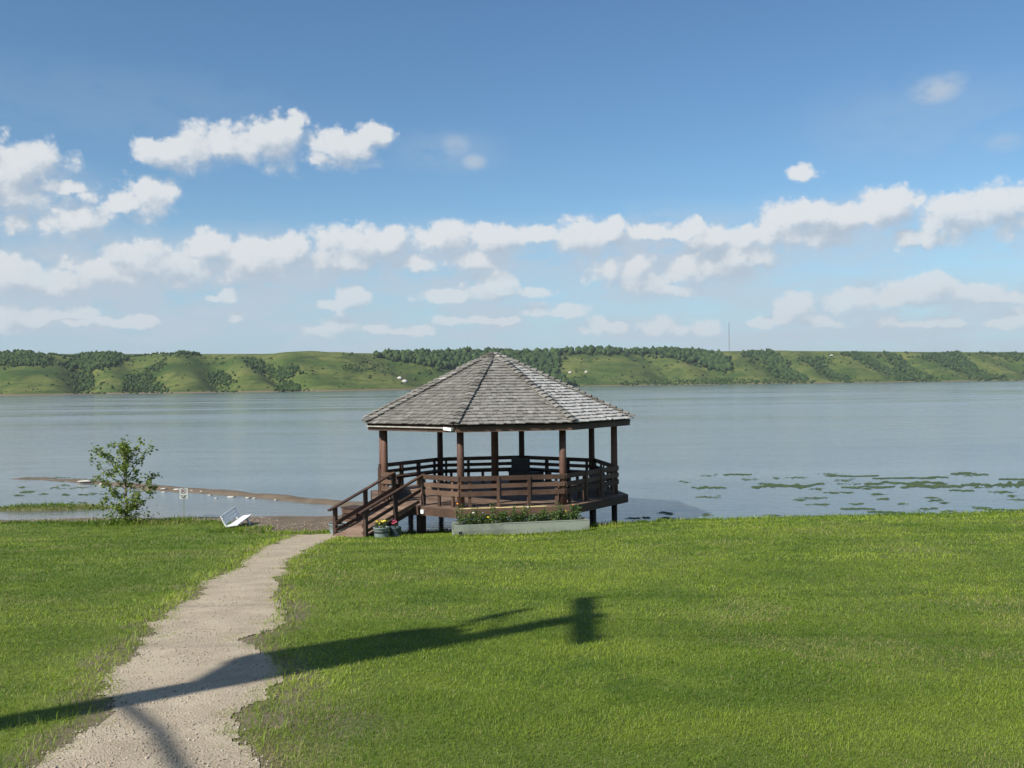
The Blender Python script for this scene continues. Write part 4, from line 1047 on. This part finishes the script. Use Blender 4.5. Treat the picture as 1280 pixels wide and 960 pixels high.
def stones():
    P_STONE = plain('pale_stone', (.42, .40, .36), .7, .2)
    for (px, py, w, h) in [(108, 602, 26, 4), (128, 604, 16, 3), (205, 611, 12, 3), (222, 612, 14, 3), (205, 613.5, 10, 2.4), (262, 617.5, 9, 2.4), (290, 619.5, 16, 3), (310, 620.5, 10, 2.6), (318, 621, 7, 2.4), (180, 609, 8, 2), (252, 614, 6, 2), (240, 613, 6, 2), (128, 628, 8, 3), (345, 623, 7, 2), (270, 621, 8, 2)]:
        q = on_plane(px, py, .06); z = max(gz(q.x, q.y), 0); sc = w / F * q.y / 2 * .8
        v = ICV.copy(); n = 1 + .35 * (rng.random(len(v)) - .5) + .2 * np.sin(v @ rng.normal(0, 3, 3))
        v = v * n[:, None] * [sc, sc * .55, h / F * q.y * .36]
        o = fast_mesh('pale_rock', v, ICF, P_STONE); o.location = (q.x, q.y, z + .01)
        tag(o, {(108, 602): 'longest whitish rock at the outer end of the sand bar', (290, 619.5): 'long whitish rock on the sand bar beyond the tipped bench', (128, 628): 'pale rock by the marshy islet behind the young tree'}.get((px, py), 'small whitish rock lying on the brown sand bar'), 'rock', 'pale rocks on the sand bar')
    # hillside boulders
    q = [hill_xyz(np.array([x]), np.array([hill_hit(x, y)])) for x, y in ((500, 474), (506, 478), (733, 466), (713, 467), (1040, 446))]
    for a in q:
        p = [float(c[0]) for c in a]; sc = 2.2
        v = ICV * (1 + .4 * (rng.random(len(ICV)) - .5))[:, None] * [sc * 1.6, sc, sc]
        o = fast_mesh('boulder', v, ICF, P_STONE); o.location = (p[0], p[1], p[2] + .8)
        tag(o, 'pale boulder on the grassy far hillside', 'boulder', 'boulders on the far hillside')
    # gravel on the path and the beach
    n = 15000; V = []; T = []; tt = []
    y = 4.2 + 20 * rng.random(n) ** 2.2; l, r = path_lr(y); x = l - .2 + (r - l + .4) * rng.random(n)
    k = path_in(x, y) > -.05; x = x[k]; y = y[k]
    nb_ = 3200; xb = rng.uniform(-19, -4.8, nb_); yb = lawn_edge(xb) + rng.random(nb_) * 2.6 - .1
    kb = ground_z(xb, yb) > .0; xb = xb[kb]; yb = yb[kb]
    x = np.concatenate([x, xb]); y = np.concatenate([y, yb]); sz = np.concatenate([.003 + .009 * rng.random(k.sum()) ** 4, .006 + .022 * rng.random(kb.sum()) ** 3])
    z = ground_z(x, y) + .009
    O = np.array([(1, 0, 0), (0, 1, 0), (-1, 0, 0), (0, -1, 0), (0, 0, .8), (0, 0, -.6)]); OF = np.array([(0, 1, 4), (1, 2, 4), (2, 3, 4), (3, 0, 4), (1, 0, 5), (2, 1, 5), (3, 2, 5), (0, 3, 5)])
    m = len(x); a = rng.uniform(0, 6.28, m); ca, sa = np.cos(a), np.sin(a)
    sc = sz[:, None, None] * rng.uniform(.6, 1.3, (m, 6, 1)); v = O[None] * sc; vx = v[..., 0] * ca[:, None] - v[..., 1] * sa[:, None]; vy = v[..., 0] * sa[:, None] + v[..., 1] * ca[:, None]
    V = np.stack([vx + x[:, None], vy + y[:, None], v[..., 2] + z[:, None]], -1).reshape(-1, 3)
    T = (OF[None] + np.arange(m)[:, None, None] * 6).reshape(-1, 3)
    M = mat('gravel_stone'); t = attr(M, 'tint'); finish(M, M.mix(t, (.25, .205, .155), (.46, .405, .325)), .85, spec=.2)
    o = fast_mesh('gravel', V, T, M.mat, {'tint': np.repeat(np.clip(rng.normal(.45, .3, m), 0, 1), 6)})
    tag(o, 'loose pale pebbles strewn over path and beach', 'gravel', kind='stuff')
stones()

# ------------------------------------------------------------------ grass
WORN = on_ground(365, 905)
def grass():
    X = []; Y = []; Hh = []; Wd = []
    def band(y0, y1, dens, h, w):
        a = (.55 * (y1 ** 2 - y0 ** 2)) + 4.5 * (y1 - y0); n = int(a * dens)
        y = np.sqrt(rng.uniform(y0 ** 2, y1 ** 2, n)); x = rng.uniform(-1, 1, n) * (.56 * y + 2.2)
        X.append(x); Y.append(y); Hh.append(np.full(n, h)); Wd.append(np.full(n, w))
    band(3.2, 6.5, 8600, .028, .0030); band(6.5, 9.5, 4200, .031, .0042); band(9.5, 14, 1500, .035, .0068); band(14, 21, 520, .043, .011); band(21, 30.5, 220, .05, .016)
    x = np.concatenate(X); y = np.concatenate(Y); h = np.concatenate(Hh); w = np.concatenate(Wd)
    pi = path_in(x, y); e = lawn_edge(x)
    clump = fbm(x * 3.5, y * 3.5, 77, 3); pr = sstep(.30, -.15, pi - .5 * (clump - .5)) ** 1.5                         # thin towards the path
    bare = fbm(x * 1.3, y * 1.3, 71, 4)
    nearp = np.maximum(sstep(-1.0, -.1, pi) * .8, np.exp(-((x - WORN.x) ** 2 / .5 + (y - WORN.y) ** 2 / .8)))
    pr = pr * (1 - .75 * nearp * sstep(.40, .56, bare))
    under = np.hypot(x - GX, y - GY) < 3.75
    pr = np.where(y > e + .15 * (bare - .5), 0, pr); pr = np.where(under & (y > 25.9), pr * .15, pr)
    # planter, tubs and ramp stand clear of blades
    c, s_ = math.cos(pang), math.sin(pang); lx = (x - pc.x) * c + (y - pc.y) * s_; ly = -(x - pc.x) * s_ + (y - pc.y) * c
    pr = np.where((np.abs(lx) < PLN / 2) & (np.abs(ly) < W2 + .02), 0, pr)
    k = rng.random(len(x)) < pr
    # tall fringe on the bank edge, the marsh islet and round the young tree, sign and planter
    fx = []; fy = []; fh = []
    def extra(xx, yy, hh): fx.append(xx); fy.append(yy); fh.append(hh)
    n = 9000; xx = rng.uniform(-19, 19, n); extra(xx, lawn_edge(xx) - np.abs(rng.normal(0, .35, n)), rng.uniform(.05, .14, n))
    n = 2600; xx = ISL.x + rng.normal(0, 2.2, n); extra(xx, ISL.y + rng.normal(0, .55, n), rng.uniform(.06, .16, n))
    n = 700; extra(-11.8 + rng.normal(0, .9, n), 28.9 + rng.normal(0, .25, n), rng.uniform(.1, .25, n))
    n = 260; extra(-10.25 + rng.normal(0, .3, n), 29.4 + rng.normal(0, .12, n), rng.uniform(.1, .2, n))
    n = 700; q = rng.uniform(-PLN / 2, PLN / 2, n); extra(pc.x + q * c + (W2 + .07) * s_, pc.y + q * s_ - (W2 + .07) * c - np.abs(rng.normal(0, .05, n)), rng.uniform(.05, .12, n))
    n = 900; extra(rng.uniform(-8.6, -6.9, n), 27.0 + rng.normal(0, .35, n), rng.uniform(.06, .16, n))
    n = 7000; yy = rng.uniform(4.3, 24, n); l, r = path_lr(yy); sd_ = rng.random(n) < .5; xx = np.where(sd_, l, r) + np.where(sd_, -1, 1) * np.abs(rng.normal(0.0, .16, n)) + rng.normal(0, .05, n); extra(xx, yy, rng.uniform(.04, .09, n))
    n = 420; extra(rng.normal(2.2, .3, n), 26.4 + rng.normal(0, .15, n), rng.uniform(.06, .14, n))
    ex, ey, eh = map(np.concatenate, (fx, fy, fh))
    ke = (path_in(ex, ey) < .12) & (ground_z(ex, ey) > -.02); ex, ey, eh = ex[ke], ey[ke], eh[ke]
    x = np.concatenate([x[k], ex]); y = np.concatenate([y[k], ey]); w = np.concatenate([w[k], np.interp(ey, [4, 30], [.004, .02])]); nl = int(k.sum())
    h = np.concatenate([h[k], eh])
    m = len(x); z = ground_z(x, y) - .004
    patch = fbm(x * .55, y * .55, 81, 4); fine = fbm(x * 4, y * 4, 83, 3)
    stripe = .5 + .5 * np.sin((x * .35 + y * .94) * 2 * math.pi / 1.9 + 2.2 * patch)
    hh = h * rng.uniform(.55, 1.25, m) * (.75 + .6 * fine)
    a = rng.uniform(0, 6.28, m); lean = np.abs(rng.normal(1.1, .6, m)); dx, dy = np.cos(a), np.sin(a)
    b2 = a + math.pi / 2 + rng.normal(0, .4, m); wx, wy = np.cos(b2) * w / 2, np.sin(b2) * w / 2
    base = np.stack([x, y, z], -1)
    W3 = np.stack([wx, wy, np.zeros(m)], -1)
    mid = base + np.stack([dx * hh * lean * .4, dy * hh * lean * .4, hh * np.clip(.66 - lean * .12, .3, .62)], -1)
    tip = base + np.stack([dx * hh * lean, dy * hh * lean, hh * np.clip(1.15 - lean * .45, .2, 1)], -1)
    V = np.stack([base - W3, base + W3, mid + W3 * .8, mid - W3 * .8, tip], 1).reshape(-1, 3)
    i = np.arange(m)[:, None] * 5
    T = np.concatenate([i + [0, 1, 2], i + [0, 2, 3], i + [3, 2, 4]], 0)
    l, r = path_lr(y)
    tint = .40 + 1.3 * (patch - .5) + .35 * (fine - .5) + .20 * (stripe - .5) + rng.normal(0, .16, m) - .25 * sstep(0, -1.5, x - l) - .30 * sstep(.60, .68, fbm(x * 1.1, y * 1.1, 87, 3)) + .30 * sstep(-.9, 0, path_in(x, y))
    tint = np.clip(tint, 0, 1)
    dry = np.where(rng.random(m) < .03 + .30 * sstep(.58, .72, fbm(x * .8, y * .8, 88, 4)) + .10 * sstep(-.8, 0, path_in(x, y)), 1.0, 0.0)
    M = mat('grass_blade'); t = attr(M, 'tint')
    cgr = M.mix(t, (.090, .162, .012), (.305, .385, .042))
    cgr = M.mix(attr(M, 'dry'), cgr, (.30, .27, .11))
    p = M.n('ShaderNodeBsdfPrincipled', ins={'Base Color': cgr, 'Roughness': .5, 'Specular IOR Level': .3})
    tr = M.n('ShaderNodeBsdfTranslucent', ins={'Color': cgr})
    M.nt.links.new(M.n('ShaderNodeMixShader', ins={0: .38, 1: p.outputs[0], 2: tr.outputs[0]}).outputs[0], M.out.inputs[0])
    o = fast_mesh('grass', V, T, M.mat, {'tint': np.repeat(tint, 5), 'dry': np.repeat(dry, 5)})
    tag(o, 'short mown grass covering the lawn', 'grass', kind='stuff')
    print('blades', m)
grass()

# ------------------------------------------------------------------ air over the lake
HAZE = 0.00008
def haze():
    b = MB(); b.box((0, 2150, 60), (16000, 4700, 124)); M = mat('haze_air')
    v = M.n('ShaderNodeVolumePrincipled', ins={'Color': (.80, .87, .95, 1), 'Density': HAZE, 'Anisotropy': .2})
    M.nt.links.new(v.outputs[0], M.out.inputs['Volume'])
    o = b.build('haze', M.mat); tag(o, 'thin summer haze over the lake and far hills', 'haze', kind='stuff')
haze()
